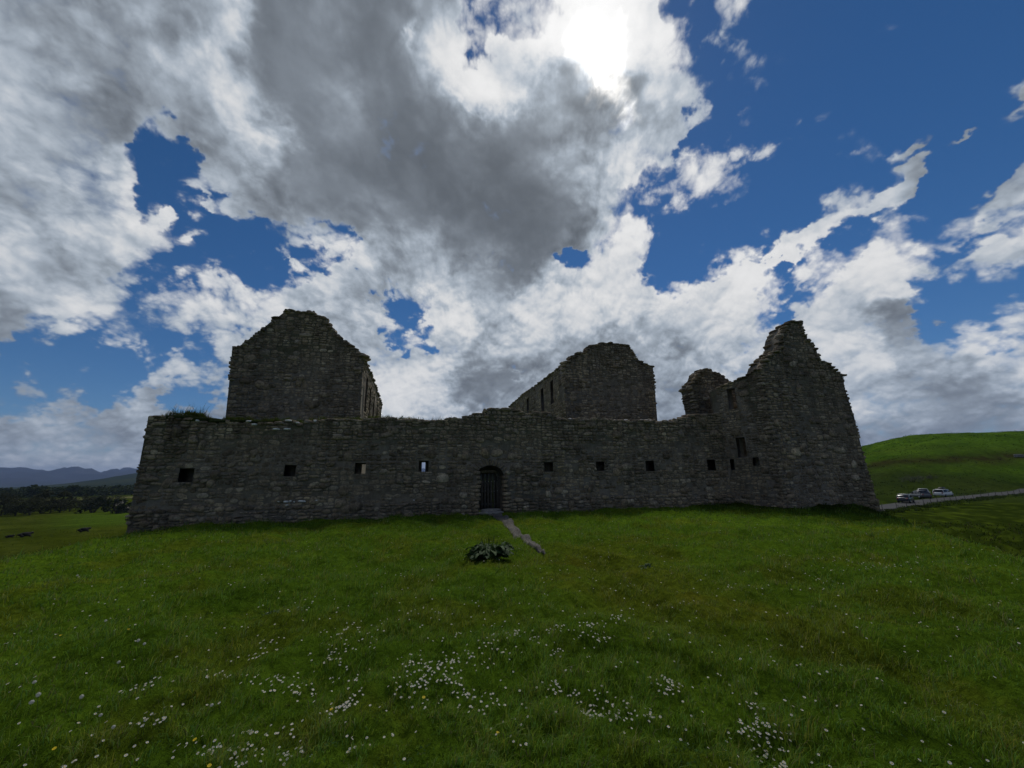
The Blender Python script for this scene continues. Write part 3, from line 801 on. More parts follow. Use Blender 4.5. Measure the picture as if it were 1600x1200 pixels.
RG = [(4.58,4.6),(4.50,6.86),(4.47,8.69),(4.95,8.89),(5.36,9.25),(5.95,9.50),(6.34,9.92),(7.35,10.20),(9.11,10.18),(9.49,9.70),(9.77,9.23),(10.49,8.82),(10.86,8.75),(10.84,7.33),(10.76,4.6)]
barrack(RG, 5.0, 4.52, -1, [(0, 8.58), (3, 8.62), (5.3, 8.66), (10.8, 8.86), (11.6, 8.82), (16, 8.75)], 16.0, [(2.15, 6.5, 2.75, 8.1), (4.35, 6.3, 5.0, 8.05), (8.4, 6.6, 9.1, 8.1)],
        'roofless stone barrack block with three window slits along its courtyard side', 51, 10.84, [(0, 8.3), (.4, 8.6), (1, 8.2)])

# ------------------------------------------------------------------ corner tower
def tower():
    x, y = st2w(14.6, -1); root = empty('corner_tower', (float(x), float(y), 0)); inv = (-float(x), -float(y), 0)
    tag(root, 'ruined square corner tower with jagged pointed gable at the right end of the wall', 'tower')
    def place(o): o.parent = root; o.location = inv
    M = Masonry(); F = Face(0, -2.05, 1, 0, 0, -1)
    out = [(12.09,6.70),(12.22,6.93),(12.64,7.32),(13.46,7.88),(13.43,8.11),(13.61,8.54),(13.99,8.99),(14.51,9.31),(15.18,9.36),(15.21,8.65),(15.60,8.22),(15.81,7.91),(15.87,7.32),(16.36,7.14),(16.73,6.81),(17.17,6.56),(17.15,6.04),(17.16,5.64),(17.32,4.45),(17.34,3.09),(17.39,1.78),(17.48,0.87),(17.69,-0.38)]
    ins = [(a - (.05 if a > 14.6 else -.03), z - .06) for a, z in out]
    core(M, F, ([(12.07, -1.4)] + ins + [(17.78, -1.4)])[::-1], .9)
    rubble(M, F, [(12.03, -1.2)] + out + [(17.8, -1.2)], 77, -1.0, prot=(.012, .05), big=.92)
    cope(M, F, ins[:16], .9, 78, size=(.2, .5), hgt=(.08, .15), rows=2, lift=0)
    r = random.Random(9)
    z = -1.0; pts = out[15:]
    while z < 6.3:                                                    # broken quoins of the right edge
        h = r.uniform(.12, .24)
        a = float(np.interp(z, [p[1] for p in pts[::-1]], [p[0] for p in pts[::-1]])); w = r.uniform(.3, .7)
        for row in range(2): rock(M, F.w(a - w / 2 + r.uniform(-.04, .05), z + h / 2, -.22 - .45 * row), (w, .5, h * .96), r, 1, PSI)
        z += h
    z = -.3
    while z < 6.5:                                                    # quoins where the two faces meet
        h = r.uniform(.14, .26); w = r.uniform(.3, .6)
        rock(M, F.w(12.07 + w / 2 - r.uniform(.10, .16), z + h / 2, -.22), (w, .5, h * .97), r, 1, PSI); z += h
    place(M.build('front_wall'))
    M = Masonry(); L = 2.239; F = Face(11.15, 0, .40199, -.91564, -.91564, -.40199)
    wins = [(.60, 2.42, 1.02, 3.40), (1.22, 2.0, 1.50, 2.40), (.16, 1.82, .36, 2.36), (.52, 4.85, .92, 5.92)]
    side = [(0, 6.05), (.45, 6.20), (.82, 6.25), (1.49, 6.40), (2.2, 6.66)]
    hl = []
    for (b0, z0, b1, z1) in wins:
        k = .0 if z0 > 4 else .06
        hl.append(([(b0, z0), (b0, z1), (b1, z1), (b1, z0)], [(b0 + k, z0 + k), (b0 + k, z1 - k), (b1 - k, z1 - k), (b1 - k, z0 + k)]))
    core(M, F, [(-.35, -1), (L - .03, -1)] + [(L - .03, 6.6)] + [(a, z - .05) for a, z in side[::-1][1:]] + [(-.35, 5.95)], .55, hl)
    rubble(M, F, [(0, -1), (L, -1)] + side[::-1], 88, -.4, wins, prot=(.01, .04), big=.85)
    cope(M, F, side, .5, 89, size=(.2, .4), hgt=(.07, .14), rows=1, lift=-.03)
    place(M.build('side_wall'))
    # jagged stub of the wall that ran on above the curtain wall
    M = Masonry(); F = Face(0, .98, 1, 0, 0, -1)
    fr = [(10.21,4.3),(10.48,5.02),(10.46,5.44),(10.43,6.09),(10.32,6.42),(10.94,6.99),(11.11,7.34),(11.52,7.54),(12.20,7.27),(12.56,7.17),(12.82,6.92),(13.13,6.74),(13.62,6.62),(13.66,5.9),(14.3,5.6),(14.4,4.3)]
    core(M, F, ([(a + (.04 if a < 10.6 else 0), z - .05) for a, z in fr])[::-1], .9)
    rubble(M, F, fr, 91, 4.2, prot=(.02, .07), big=.85)
    cope(M, F, fr[1:15], .9, 92, size=(.18, .36), hgt=(.07, .12), rows=2, lift=-.07)
    place(M.build('wall_stub'))
    # right and rear walls of the tower
    M = Masonry(); F = Face(17.36, -1.15, 0, 1, 1, 0)
    core(M, F, [(.0, -2), (5.2, -2), (5.2, 2.6), (3.6, 3.4), (2.0, 4.6), (.0, 5.4)], .8); cope(M, F, [(.0, 5.4), (2.0, 4.6), (3.6, 3.4), (5.2, 2.6)], .8, 93, rows=2)
    place(M.build('side_wall'))
    M = Masonry(); F = Face(0, 3.2, 1, 0, 0, -1)
    core(M, F, [(12.2, -1), (16.5, -1), (16.5, 2.8), (15.0, 4.4), (12.2, 5.2)], .8); cope(M, F, [(12.2, 5.2), (15.0, 4.4), (16.5, 2.8)], .8, 94, rows=2)
    place(M.build('rear_wall'))
tower()

# ------------------------------------------------------------------ gate, step
def box_mb(M, c, size, rz=0, mat=0):
    ca, sa = math.cos(rz), math.sin(rz); b = .06 * min(size); V = []
    for dz, ins in ((-1, 1), (-1 + 2 * b / size[2], 0), (1 - 2 * b / size[2], 0), (1, 1)):
        for sx, sy in ((-1, -1), (1, -1), (1, 1), (-1, 1)):
            x = sx * (size[0] / 2 - b * ins); y = sy * (size[1] / 2 - b * ins); V.append((c[0] + x * ca - y * sa, c[1] + x * sa + y * ca, c[2] + dz * size[2] / 2))
    f = [[0, 3, 2, 1], [12, 13, 14, 15]]
    for q in range(3):
        for i in range(4): j = (i + 1) % 4; f.append([q * 4 + i, q * 4 + j, (q + 1) * 4 + j, (q + 1) * 4 + i])
    M.add(V, f, mat)
def gate():
    gx, gy = st2w(-1.06, .5); root = empty('picket_gate', (float(gx), float(gy), .24), PSI)
    tag(root, 'dark timber picket gate closed in the arched doorway', 'gate')
    def part(name, M, mats): return M.build(name, root, mats)
    r = random.Random(2)
    for i in range(7):
        M = Masonry(); a = -.42 + i * .14; h = 1.22 + r.uniform(-.03, .03)
        box_mb(M, (a, 0, h / 2 + .03), (.085, .028, h)); box_mb(M, (a, 0, h + .06), (.05, .026, .06)); part('picket', M, [M_WOOD])
    for z in (.28, .82, 1.16):
        M = Masonry(); box_mb(M, (0, .034, z), (.98, .04, .085)); part('rail', M, [M_WOOD])
    for a in (-.50, .50):
        M = Masonry(); box_mb(M, (a, .04, .72), (.07, .08, 1.46)); part('gate_post', M, [M_WOOD])
    for z in (.83, 1.24):  # pale dots stand in for light caught on the picket tops
        for i in range(7):
            if r.random() < .8: M = Masonry(); box_mb(M, (-.42 + i * .14 + r.uniform(-.012, .012), -.03, z + r.uniform(-.02, .02)), (.03, .02, .05)); part('glint_dot', M, [M_GLINT])
    # boarded screen behind the gate
    M = Masonry()
    for i in range(5): box_mb(M, (-.36 + i * .18, .3, .85), (.172, .03, 1.7))
    part('board_screen', M, [M_WOOD])
gate()
def step():
    M = Masonry(); r = random.Random(4)
    x, y = st2w(-1.04, -.18); z = gz(x, y)
    rock(M, (float(x), float(y), z + .03), (1.05, .42, .15), r, 0, PSI + .05)
    x, y = st2w(-1.0, .22); rock(M, (float(x), float(y), z + .10), (.95, .5, .18), r, 0, PSI)
    o = M.build('door_step', None, [plain('pale_step_stone', (.24, .23, .21), .9, .2, var=.3, scale=9)])
    tag(o, 'worn pale stone step at the foot of the gate', 'step')
step()

# ------------------------------------------------------------------ grass
def blades(name, P, h, w, tone, lean=.5, seed=1, mat=None, wind=(.35, -.1)):
    """P (n,3) roots; every blade is a bent strip of three segments"""
    r = np.random.default_rng(seed); n = len(P)
    a = r.uniform(0, 2 * math.pi, n); d = np.stack([np.cos(a), np.sin(a), 0 * a], 1)
    fa = r.uniform(0, 2 * math.pi, n); L = np.abs(r.normal(lean, .28, n)); f = np.stack([np.cos(fa) * L + wind[0] * lean, np.sin(fa) * L + wind[1] * lean, 0 * L], 1)
    h = h[:, None]; w = w[:, None] * .5; up = np.array([[0, 0, 1.]])
    m = P + up * h * .55 + f * h * .28; t = P + up * h * (1 - .28 * (L[:, None])) + f * h * .95
    V = np.stack([P - d * w, P + d * w, m + d * w * .8, m - d * w * .8, t], 1).reshape(-1, 3)
    i = np.arange(n) * 5
    F4 = np.stack([i, i + 1, i + 2, i + 3], 1); F3 = np.stack([i + 3, i + 2, i + 4], 1)
    T = np.repeat(tone[:, None, :], 5, 1).copy(); T[:, :2, :3] *= .9  # roots darkened in the colour, as occlusion between blades
    return np_mesh(name, V, F3, F4, [mat or M_BLADE], smooth=False, colors=np.concatenate([T.reshape(-1, 3), np.ones((n * 5, 1))], 1))
def on_path(x, y):
    hit = np.zeros(len(x), bool); ws = PATH_W
    for k in range(len(PATH) - 1):
        a, b = np.array(PATH[k]), np.array(PATH[k + 1]); ab = b - a; q = np.clip(((x - a[0]) * ab[0] + (y - a[1]) * ab[1]) / (ab @ ab), 0, 1)
        d = np.hypot(x - a[0] - ab[0] * q, y - a[1] - ab[1] * q) + .012 * nz(NT3, x, y, .5) + .02; hit |= d < (ws[k] + (ws[k + 1] - ws[k]) * q) * .5
    return hit
def lawn():
    n = 560000; r = np.random.default_rng(4)
    R = 2.1 * np.exp(r.random(n) ** .92 * math.log(34 / 2.1)); A = np.radians(r.uniform(-64, 64, n))
    x = R * np.sin(A); y = R * np.cos(A); s, t = w2st(x, y)
    tw = np.where(s < 12.05, -.04, np.where(s < 17.8, -2.1, 4.))
    ok = (t < tw) & ~on_path(x, y)
    cl = nz(NT1, x, y, 1.6); cf = nz(NT3, x, y, .45); patch = nz(NT1, x + 31, y + 8, 6.5)
    ok &= r.random(n) < np.clip(.75 + .25 * cf, .2, 1)
    x, y, R, cl, cf, patch, s, t = [q[ok] for q in (x, y, R, cl, cf, patch, s, t)]; n = len(x)
    z = height(x, y) - .004
    base = land_tone(x, y)[:, :3]
    worn = np.exp(-((s + .3 - .12 * (t + 10)) / 1.5) ** 2) * sm(-14.5, -11.5, t) * sm(-6.5, -8.2, t)
    h = (.046 + .020 * cl + .014 * cf + .010 * patch).clip(.016, .14) * (1 - .45 * worn) * r.uniform(.55, 1.45, n)
    foot = np.exp(-np.abs(t) / .25) * (s < 12) + np.exp(-np.abs(t + 2.1) / .3) * (s >= 12); h = h * (1 + .35 * foot)
    tuft = (nz(NT2, x + 3, y + 9, 1.9) > 1.35); h = np.where(tuft, h * 2.0, h)
    h = h * (1 + .018 * np.minimum(R, 22))
    w = np.maximum(.0042, .00085 * R) * r.uniform(.7, 1.3, n)
    tone = base * (1.15 + .22 * cl[:, None] + .20 * cf[:, None]).clip(.35, 2.2) * r.uniform(.5, 1.7, (n, 1))
    cool = (r.random(n) < .16 + .12 * (cl > .4))[:, None]; tone = np.where(cool, tone * np.array([[.9, 1.05, 2.4]]), tone)
    dry = (r.random(n) < .06 + .06 * worn)[:, None]; tone = np.where(dry, np.array([[.19, .175, .08]]) * r.uniform(.6, 1.2, (n, 1)), tone)
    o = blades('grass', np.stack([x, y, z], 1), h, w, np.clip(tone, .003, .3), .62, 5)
    tag(o, 'short lumpy green turf covering the mound in front of the wall', 'grass', kind='stuff')
lawn()
def clover():
    r = np.random.default_rng(44); n = 26000
    R = 2.2 * np.exp(r.random(n) * math.log(9 / 2.2)); A = np.radians(r.uniform(-60, 60, n)); x = R * np.sin(A); y = R * np.cos(A)
    ok = (nz(NT2, x + 7, y + 2, 2.4) + .5 * nz(NT3, x, y, 1.0)) > .9
    x, y = x[ok], y[ok]; n = len(x); z = height(x, y) + r.uniform(.012, .045, n); a = r.uniform(0, 6.283, n); q = r.uniform(.006, .013, n)[:, None]
    u = np.stack([np.cos(a), np.sin(a), r.uniform(-.3, .3, n)], 1) * q; v = np.stack([-np.sin(a), np.cos(a), r.uniform(-.3, .3, n)], 1) * q; P = np.stack([x, y, z], 1)
    V = np.stack([P - u, P + .4 * v, P + u, P - .4 * v, P + v * 1.0], 1).reshape(-1, 3); i = np.arange(n) * 5
    F4 = np.stack([i, i + 3, i + 2, i + 1], 1); F3 = np.stack([i, i + 2, i + 4], 1)
    tone = np.array([[.050, .105, .022]]) * r.uniform(.5, 1.5, (n, 1))
    o = np_mesh('clover', V, F3, F4, [M_BLADE], smooth=False, colors=np.concatenate([np.repeat(tone, 5, 0), np.ones((n * 5, 1))], 1))
    tag(o, 'patches of small round clover leaves among the near grass', 'clover', kind='stuff')
clover()
def verge():
    r = np.random.default_rng(54); n = 16000; P = np.array([(50, 55.4), (57, 59.6), (67, 65.2), (83, 74.6), (98, 82), (125, 95)], float)
    k = r.integers(0, 5, n); f = r.random(n)[:, None]; xy = P[k] + (P[k + 1] - P[k]) * f + r.normal(0, 1.1, (n, 2)) * np.array([[.5, -.8]])
    ok = nz(NT1, xy[:, 0], xy[:, 1], 12) + nz(NT3, xy[:, 0], xy[:, 1], 5) * .6 > .35; xy = xy[ok]; n = len(xy); x, y = xy[:, 0], xy[:, 1]
    tone = land_tone(x, y)[:, :3] * r.uniform(.5, 1.5, (n, 1)); o = blades('verge_grass', np.stack([x, y, height(x, y) - .02], 1), r.uniform(.12, .42, n), np.full(n, .09), tone * 1.3, .5, 9)
    tag(o, 'long grass on the verge between the wire fence and the hollow', 'grass', kind='stuff')
verge()
def far_tussocks():
    r = np.random.default_rng(64)
    for (name, a0, a1, r0, r1, n, hm, wm, lab) in (('hill_tussocks', 38, 60, 128, 350, 46000, .34, .30, 'rough tussocks over the green hillside beyond the road'), ('meadow_tussocks', -58, -38, 28, 225, 30000, .16, .12, 'tufts of longer grass in the low meadow on the left')):
        R = np.sqrt(r.uniform(r0 ** 2, r1 ** 2, n)) if r0 > 100 else r0 * np.exp(r.random(n) * math.log(r1 / r0)); A = np.radians(r.uniform(a0, a1, n)); x = R * np.sin(A); y = R * np.cos(A); s, t = w2st(x, y)
        ok = (nz(NT2, x, y, 21) + nz(NT3, x, y, 7) * .7 > -.2) & ((s < -16.5) | (s > 19)); 
        if r0 > 100: ok &= np.abs((y - 98.5) - (x - 124) * .62) > 4
        x, y, R = x[ok], y[ok], R[ok]; n = len(x); tone = land_tone(x, y)[:, :3] * r.uniform(.45, 1.25, (n, 1))
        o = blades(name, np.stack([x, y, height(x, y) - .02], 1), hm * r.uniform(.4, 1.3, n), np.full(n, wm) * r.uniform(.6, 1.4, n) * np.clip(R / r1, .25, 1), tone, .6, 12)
        tag(o, lab, 'rough grass', kind='stuff')
far_tussocks()
def rough_grass():
    r = np.random.default_rng(14); n = 60000
    R = 11 * np.exp(r.random(n) * math.log(66 / 11)); A = np.radians(r.uniform(36, 62, n)); x = R * np.sin(A); y = R * np.cos(A); s, t = w2st(x, y)
    k = nz(NT2, x, y, 6) + .5 * nz(NT1, x, y, 14)
    ok = ((s - t - 17.6) / 1.414 > 1.0) & (s > 18.0) | ((s - t - 17.6) / 1.414 > 2.5)
    ok &= (t < -2.3) | (s > 18); ok &= r.random(n) < .25 + .6 * (k > .2)
    x, y, R, k = [q[ok] for q in (x, y, R, k)]; n = len(x)
    tone = land_tone(x, y)[:, :3] * r.uniform(.6, 1.5, (n, 1)); dry = (r.random(n) < .15)[:, None]; tone = np.where(dry, np.array([[.085, .075, .032]]) * r.uniform(.5, 1.2, (n, 1)), tone)
    h = (.16 + .10 * np.clip(k, 0, 2)) * r.uniform(.5, 1.3, n); w = np.maximum(.006, .0012 * R)
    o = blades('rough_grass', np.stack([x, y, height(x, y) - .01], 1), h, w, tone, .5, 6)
    tag(o, 'dark tussocky rough grass in the hollow below the mound', 'rough grass', kind='stuff')
rough_grass()
def wall_grass():
    r = np.random.default_rng(24); P = []; H = []
    A_ = [q[0] for q in TOP]; Z_ = [q[1] for q in TOP]
    def add(a0, a1, n, h, zoff=0.0, t0=.1, t1=.8, mound=0):
        a = r.uniform(a0, a1, n); t = r.uniform(t0, t1, n); x, y = st2w(a, t)
        m = mound * np.clip(1 - ((a - (a0 + a1) / 2) / ((a1 - a0) / 2)) ** 2, 0, 1)
        P.append(np.stack([x, y, np.interp(a, A_, Z_) - .02 + zoff + m], 1)); H.append(h * r.uniform(.35, 1.2, n) * (.7 + .3 * nz(NT3, a * 3, t, 4)))
    add(-13.75, -11.9, 2600, .18, 0, .05, .9, .22); add(-13.6, -12.4, 260, .55, .05, .05, .8, .16); add(-12.1, -9.4, 3600, .20, .03, .02, .9, .08); add(-9.4, -8.4, 1500, .24, -.03, .0, .9)
    add(-8.4, -4.2, 3600, .16, .04, .02, .9); add(-4.4, -2.6, 260, .26, 0, .1, .8); add(-11, -5, 240, .26, 0, .1, .8); add(-2.5, 1.8, 160, .12, 0)
    P = np.concatenate(P); H = np.concatenate(H); n = len(P)
    tone = np.array([[.070, .11, .014]]) * r.uniform(.5, 1.5, (n, 1)); dry = (r.random(n) < .3)[:, None]; tone = np.where(dry, np.array([[.13, .11, .05]]) * r.uniform(.5, 1.1, (n, 1)), tone)
    o = blades('wall_top_grass', P, H, np.full(n, .012), tone, .35, 8)
    tag(o, 'grass and weeds growing along the head of the stone wall', 'grass', kind='stuff')
    # turf cushion the grass grows from
    M = Masonry()
    for (a, w, h) in [(-13.2, 1.1, .22), (-12.5, 1.2, .24), (-11.8, .9, .16), (-11.1, 1.0, .12), (-10.3, 1.1, .13), (-9.6, .7, .1)]:
        c = st2w(a, .45); rock(M, (float(c[0]), float(c[1]), float(np.interp(a, A_, Z_)) + .02), (w * 1.25, 1.0, h), random.Random(int(a * 10)), 0, PSI)
    o2 = M.build('wall_top_turf', None, [plain('dark_turf', (.026, .036, .010), .95, .1, var=.5, scale=14)])
    tag(o2, 'low turf cushions on the head of the wall at its left end', 'turf', kind='stuff')
wall_grass()

# ------------------------------------------------------------------ flowers
def ground_pt(x, y, dz=0.0): return (x, y, gz(x, y) + dz)
M_PETAL = leaf_material('daisy_petal', (.76, .76, .74), (.80, .80, .78), (.84, .84, .82), .7, .4); M_DISC = plain('daisy_centre', (.62, .42, .03), .7, .2); M_STEM = plain('flower_stem', (.06, .10, .02), .7, .2)
M_YELLOW = plain('yellow_petal', (.70, .52, .02), .6, .2); M_CLOCK = leaf_material('seed_down', (.50, .50, .46), (.60, .60, .56), (.7, .7, .66), .9, .5)
def daisy_geo(rad, stem, tx, ty, petals=13):
    V = []; F = []; mi = []
    zt = stem; c = np.array([tx * stem * .6, ty * stem * .6, zt]); nrm = Vector((tx, ty, 1)).normalized(); q = nrm.to_track_quat('Z', 'Y')
    def P(x, y, z=0): v = q @ Vector((x, y, z)); return (c[0] + v.x, c[1] + v.y, c[2] + v.z)
    for i in range(3):                                               # stem
        a = 2.094 * i; V.append((math.cos(a) * .0012, math.sin(a) * .0012, -.01))
    for i in range(3): a = 2.094 * i; V.append((c[0] + math.cos(a) * .0012, c[1] + math.sin(a) * .0012, c[2] - .001))
    for i in range(3): j = (i + 1) % 3; F.append([i, j, 3 + j, 3 + i]); mi.append(2)
    for k in range(petals):                                          # petals
        a = 2 * math.pi * k / petals; da = math.pi / petals * .86; o = len(V)
        for rr, dd, zz in ((.30, .7, 0), (.85, 1.0, .08), (1.0, .35, .06)):
            for s_ in (-1, 1): V.append(P(rad * rr * math.cos(a + s_ * da * dd), rad * rr * math.sin(a + s_ * da * dd), rad * zz))
        F += [[o, o + 2, o + 3, o + 1], [o + 2, o + 4, o + 5, o + 3]]; mi += [0, 0]
    o = len(V)
    for k in range(8): a = math.pi / 4 * k; V.append(P(rad * .36 * math.cos(a), rad * .36 * math.sin(a), rad * .05))
    V.append(P(0, 0, rad * .2))
    for k in range(8): F.append([o + k, o + (k + 1) % 8, o + 8]); mi.append(1)
    return V, F, mi
CL = [(-1.96, 3.74, 0.22, 0.1, 40), (-2.45, 4.26, 0.16, 0.11, 10), (-2.64, 3.81, 0.11, 0.11, 10), (-1.75, 4.53, 0.27, 0.22, 25), (-1.77, 4.27, 0.13, 0.16, 14), (-1.3, 3.34, 0.11, 0.11, 30), (-0.75, 3.52, 0.18, 0.11, 46), (-0.35, 3.34, 0.19, 0.13, 50), (-0.69, 3.75, 0.16, 0.08, 18), (-0.62, 3.93, 0.23, 0.12, 22), (-1.48, 5.06, 0.19, 0.16, 9), (-1.01, 5.36, 0.2, 0.18, 10), (-1.92, 2.96, 0.15, 0.06, 22), (-1.73, 2.84, 0.06, 0.04, 8), (-1.71, 3.18, 0.14, 0.07, 12), (-1.54, 2.98, 0.11, 0.05, 9), (-1.39, 2.92, 0.08, 0.04, 7), (-0.25, 4.07, 0.15, 0.1, 16), (-0.05, 4.5, 0.12, 0.11, 14), (0.15, 4.5, 0.15, 0.08, 11), (0.39, 4.6, 0.09, 0.08, 9), (0.77, 4.42, 0.13, 0.15, 22), (0.85, 4.23, 0.09, 0.07, 14), (1.08, 4.62, 0.09, 0.07, 8), (0.37, 4.08, 0.06, 0.09, 9), (0.33, 3.51, 0.07, 0.07, 14), (0.7, 3.25, 0.1, 0.1, 34), (0.53, 3.37, 0.07, 0.06, 12), (0.48, 3.16, 0.05, 0.04, 10), (0.93, 3.11, 0.05, 0.03, 8), (1.17, 3.51, 0.07, 0.08, 24), (1.6, 3.04, 0.11, 0.08, 44), (1.59, 2.87, 0.04, 0.06, 13), (1.66, 3.25, 0.07, 0.04, 6), (6.18, 7.47, 0.64, 0.61, 40), (4.92, 6.87, 0.25, 0.3, 14), (5.23, 8.28, 0.22, 0.34, 8), (7.49, 7.37, 0.31, 0.35, 8), (-2.58, 3.21, 0.09, 0.04, 13), (-3.01, 3.59, 0.06, 0.05, 8), (-1.01, 2.9, 0.08, 0.05, 6), (-2.74, 5.45, 0.08, 0.1, 10), (-2.69, 4.65, 0.14, 0.1, 6), (-2.21, 2.93, 0.17, 0.12, 8), (-2.78, 2.89, 0.25, 0.11, 8), (10.8, 17.68, 0.25, 0.81, 6)]
def daisies():
    r = random.Random(31); pts = []
    for (x, y, rx, ry, n) in CL:
        for _ in range(int(n * 1.35)):
            px, py = x + r.gauss(0, rx * .8), y + r.gauss(0, max(ry, .05) * .8)
            if r.random() < .94 and py > 2.4: pts.append((px, py))
    for _ in range(1150):
        R = 2.8 * math.exp(r.random() * math.log(6.2)); a = R_(r.uniform(-60, 50)); px, py = R * math.sin(a), R * math.cos(a)
        s, t = w2st(px, py)
        if t < -.6 and s < 12 and s > -13 and not on_path(np.array([px]), np.array([py]))[0]: pts.append((px, py))
    pts.sort(key=lambda p: math.hypot(*p))
    kinds = []
    for k in range(6):
        V, F, mi = daisy_geo(r.uniform(.0062, .0094), r.uniform(.032, .055), r.uniform(-.5, .5), r.uniform(-.7, .1))
        kinds.append((V, F, mi))
    meshes = [None] * 6
    for i, (x, y) in enumerate(pts[:300]):
        k = r.randrange(6)
        if meshes[k] is None:
            o = mesh_obj('daisy', *kinds[k][:2], [M_PETAL, M_DISC, M_STEM], None, False, kinds[k][2]); meshes[k] = o
        else:
            o = meshes[k].copy(); COL.objects.link(o)
        o.location = ground_pt(x, y); o.rotation_euler = (0, 0, r.uniform(-.7, .7)); q = r.uniform(.8, 1.15); o.scale = (q, q, r.uniform(.8, 1.2))
        tag(o, 'small white daisy with a yellow centre open in the short grass', 'flower', 'white daisies scattered in the foreground turf')
    V, F, mi = [], [], []
    for (x, y) in pts[300:]:
        k = kinds[r.randrange(6)]; o = len(V); a = r.uniform(-.7, .7); ca, sa = math.cos(a), math.sin(a); g = ground_pt(x, y); q = r.uniform(.85, 1.15) * (1 + .02 * math.hypot(x, y))
        V += [(g[0] + (v[0] * ca - v[1] * sa) * q, g[1] + (v[0] * sa + v[1] * ca) * q, g[2] + v[2] * 1.15) for v in k[0]]; F += [[i + o for i in f] for f in k[1]]; mi += k[2]
    o = mesh_obj('far_daisies', V, F, [M_PETAL, M_DISC, M_STEM], None, False, mi)
    tag(o, 'white specks of more daisies further off in the turf', 'flowers', kind='stuff')
daisies()
def small_flowers():
    r = random.Random(8)
    first = None
    spots = [(-3.83,3.5),(-3.67,3.43),(-3.65,3.35),(-3.3,3.37),(-2.98,3.22),(-2.76,3.07),(-3.69,4.24),(-3.62,4.21),(-3.67,4.06),(-2.26,3.3),(-7.49,7.13),(-4.74,4.95),(9.92,10.88),(9.48,11.05),(8.64,8.94)]
    for (x, y) in spots:
        if first is None:
            root = empty('dandelion_clock', ground_pt(x, y)); M = Masonry()
            V = []; F = []
            for k in range(5): a = 2 * math.pi * k / 5; V += [(math.cos(a) * .002, math.sin(a) * .002, -.02), (math.cos(a) * .0018, math.sin(a) * .0018, .125)]
            for k in range(5): j = (k + 1) % 5; F.append([2 * k, 2 * j, 2 * j + 1, 2 * k + 1])
            mesh_obj('stem', V, F, M_STEM, root)
            V = []; F = []
            for k in range(150):                                     # fluffy ball of seed hairs
                zz = 1 - 2 * (k + .5) / 150; rr = math.sqrt(max(0, 1 - zz * zz)); a = k * 2.39996; d = Vector((rr * math.cos(a), rr * math.sin(a), zz)); s_ = d.orthogonal().normalized(); u = d.cross(s_)
                o = len(V); c = d * .016 * r.uniform(.9, 1.05)
                for q in range(4): V.append(tuple(c + (s_ * math.cos(q * 1.571) + u * math.sin(q * 1.571)) * .0030 + Vector((0, 0, .132))))
                F.append([o, o + 1, o + 2, o + 3])
            mesh_obj('seed_head', V, F, M_CLOCK, root, False); first = root
        else:
            root = first.copy(); COL.objects.link(root)
            for ch in first.children: c = ch.copy(); COL.objects.link(c); c.parent = root
            root.location = ground_pt(x, y)
        root.rotation_euler = (r.uniform(-.15, .15), r.uniform(-.25, .15), r.uniform(0, 6)); q = r.uniform(.6, .9); root.scale = (q, q, q * r.uniform(.8, 1.1))
        tag(root, 'grey fluffy dandelion seed head standing above the turf', 'seed head', 'dandelion clocks in the turf')
    first = None
    for (x, y) in [(-2.12,3.01),(-3.07,3.04),(-2.81,2.82),(-1.87,2.79),(-.14,2.93),(-1.37,3.33),(-.69,3.28),(-4.15,4.6),(-5.15,4.88)]:
        if first is None:
            V, F, mi = daisy_geo(.0115, .05, .1, -.4, 18); first = mesh_obj('yellow_flower', V, F, [M_YELLOW, M_DISC, M_STEM], None, False, mi); o = first
        else: o = first.copy(); COL.objects.link(o)
        o.location = ground_pt(x, y); o.rotation_euler = (0, 0, r.uniform(-.8, .8))
        tag(o, 'small yellow dandelion flower in the turf', 'flower', 'yellow dandelions in the turf')
small_flowers()
def dock(x, y, rad, hgt, n, label, seed):
    r = random.Random(seed); V = []; F = []
    g = ground_pt(x, y)
    for k in range(n):
        a = r.uniform(0, 6.283); L = rad * r.uniform(.3, .72); h = hgt * r.uniform(.45, 1.1); w = L * r.uniform(.32, .52); d = (math.cos(a), math.sin(a)); p = (-d[1], d[0]); o = len(V); st = r.uniform(0, .6) * rad
        tw = r.uniform(-.5, .5); fl = r.uniform(.4, 1.0)
        for i in range(7):
            f = i / 6; rr = st + L * f; z = h * math.sin(min(1.0, f * 1.25) * 1.9) * fl - .25 * h * f * f; ww = w * .5 * (math.sin(math.pi * min(1, f * .93 + .07)) ** .75) * (.12 if i == 0 else 1)
            wav = .12 * w * math.sin(i * 2.1 + k)
            for s_ in (-1, 0, 1): V.append((d[0] * rr + p[0] * s_ * ww, d[1] * rr + p[1] * s_ * ww, max(0, z) + (abs(s_) * .22 + s_ * tw) * ww + wav * s_))
        for i in range(6):
            for q in range(2): b = o + i * 3 + q; F.append([b, b + 1, b + 4, b + 3])
    root = empty('dock_plant', g); tag(root, label, 'weed')
    mesh_obj('leaf_clump', V, F, M_DOCK, root)
    V = []; F = []
    for k in range(max(3, n // 14)):
        a = r.uniform(0, 6.283); L = r.uniform(.1, .4) * rad; o = len(V); top = (math.cos(a) * L * 1.8, math.sin(a) * L * 1.8, hgt * r.uniform(.9, 1.35))
        for q in range(4): b = q * 1.571; V += [(math.cos(a) * L * .4 + math.cos(b) * .008, math.sin(a) * L * .4 + math.sin(b) * .008, -.02), (top[0] + math.cos(b) * .005, top[1] + math.sin(b) * .005, top[2])]
        for q in range(4): j = (q + 1) % 4; F.append([o + 2 * q, o + 2 * j, o + 2 * j + 1, o + 2 * q + 1])
    mesh_obj('stem', V, F, M_STEM, root)
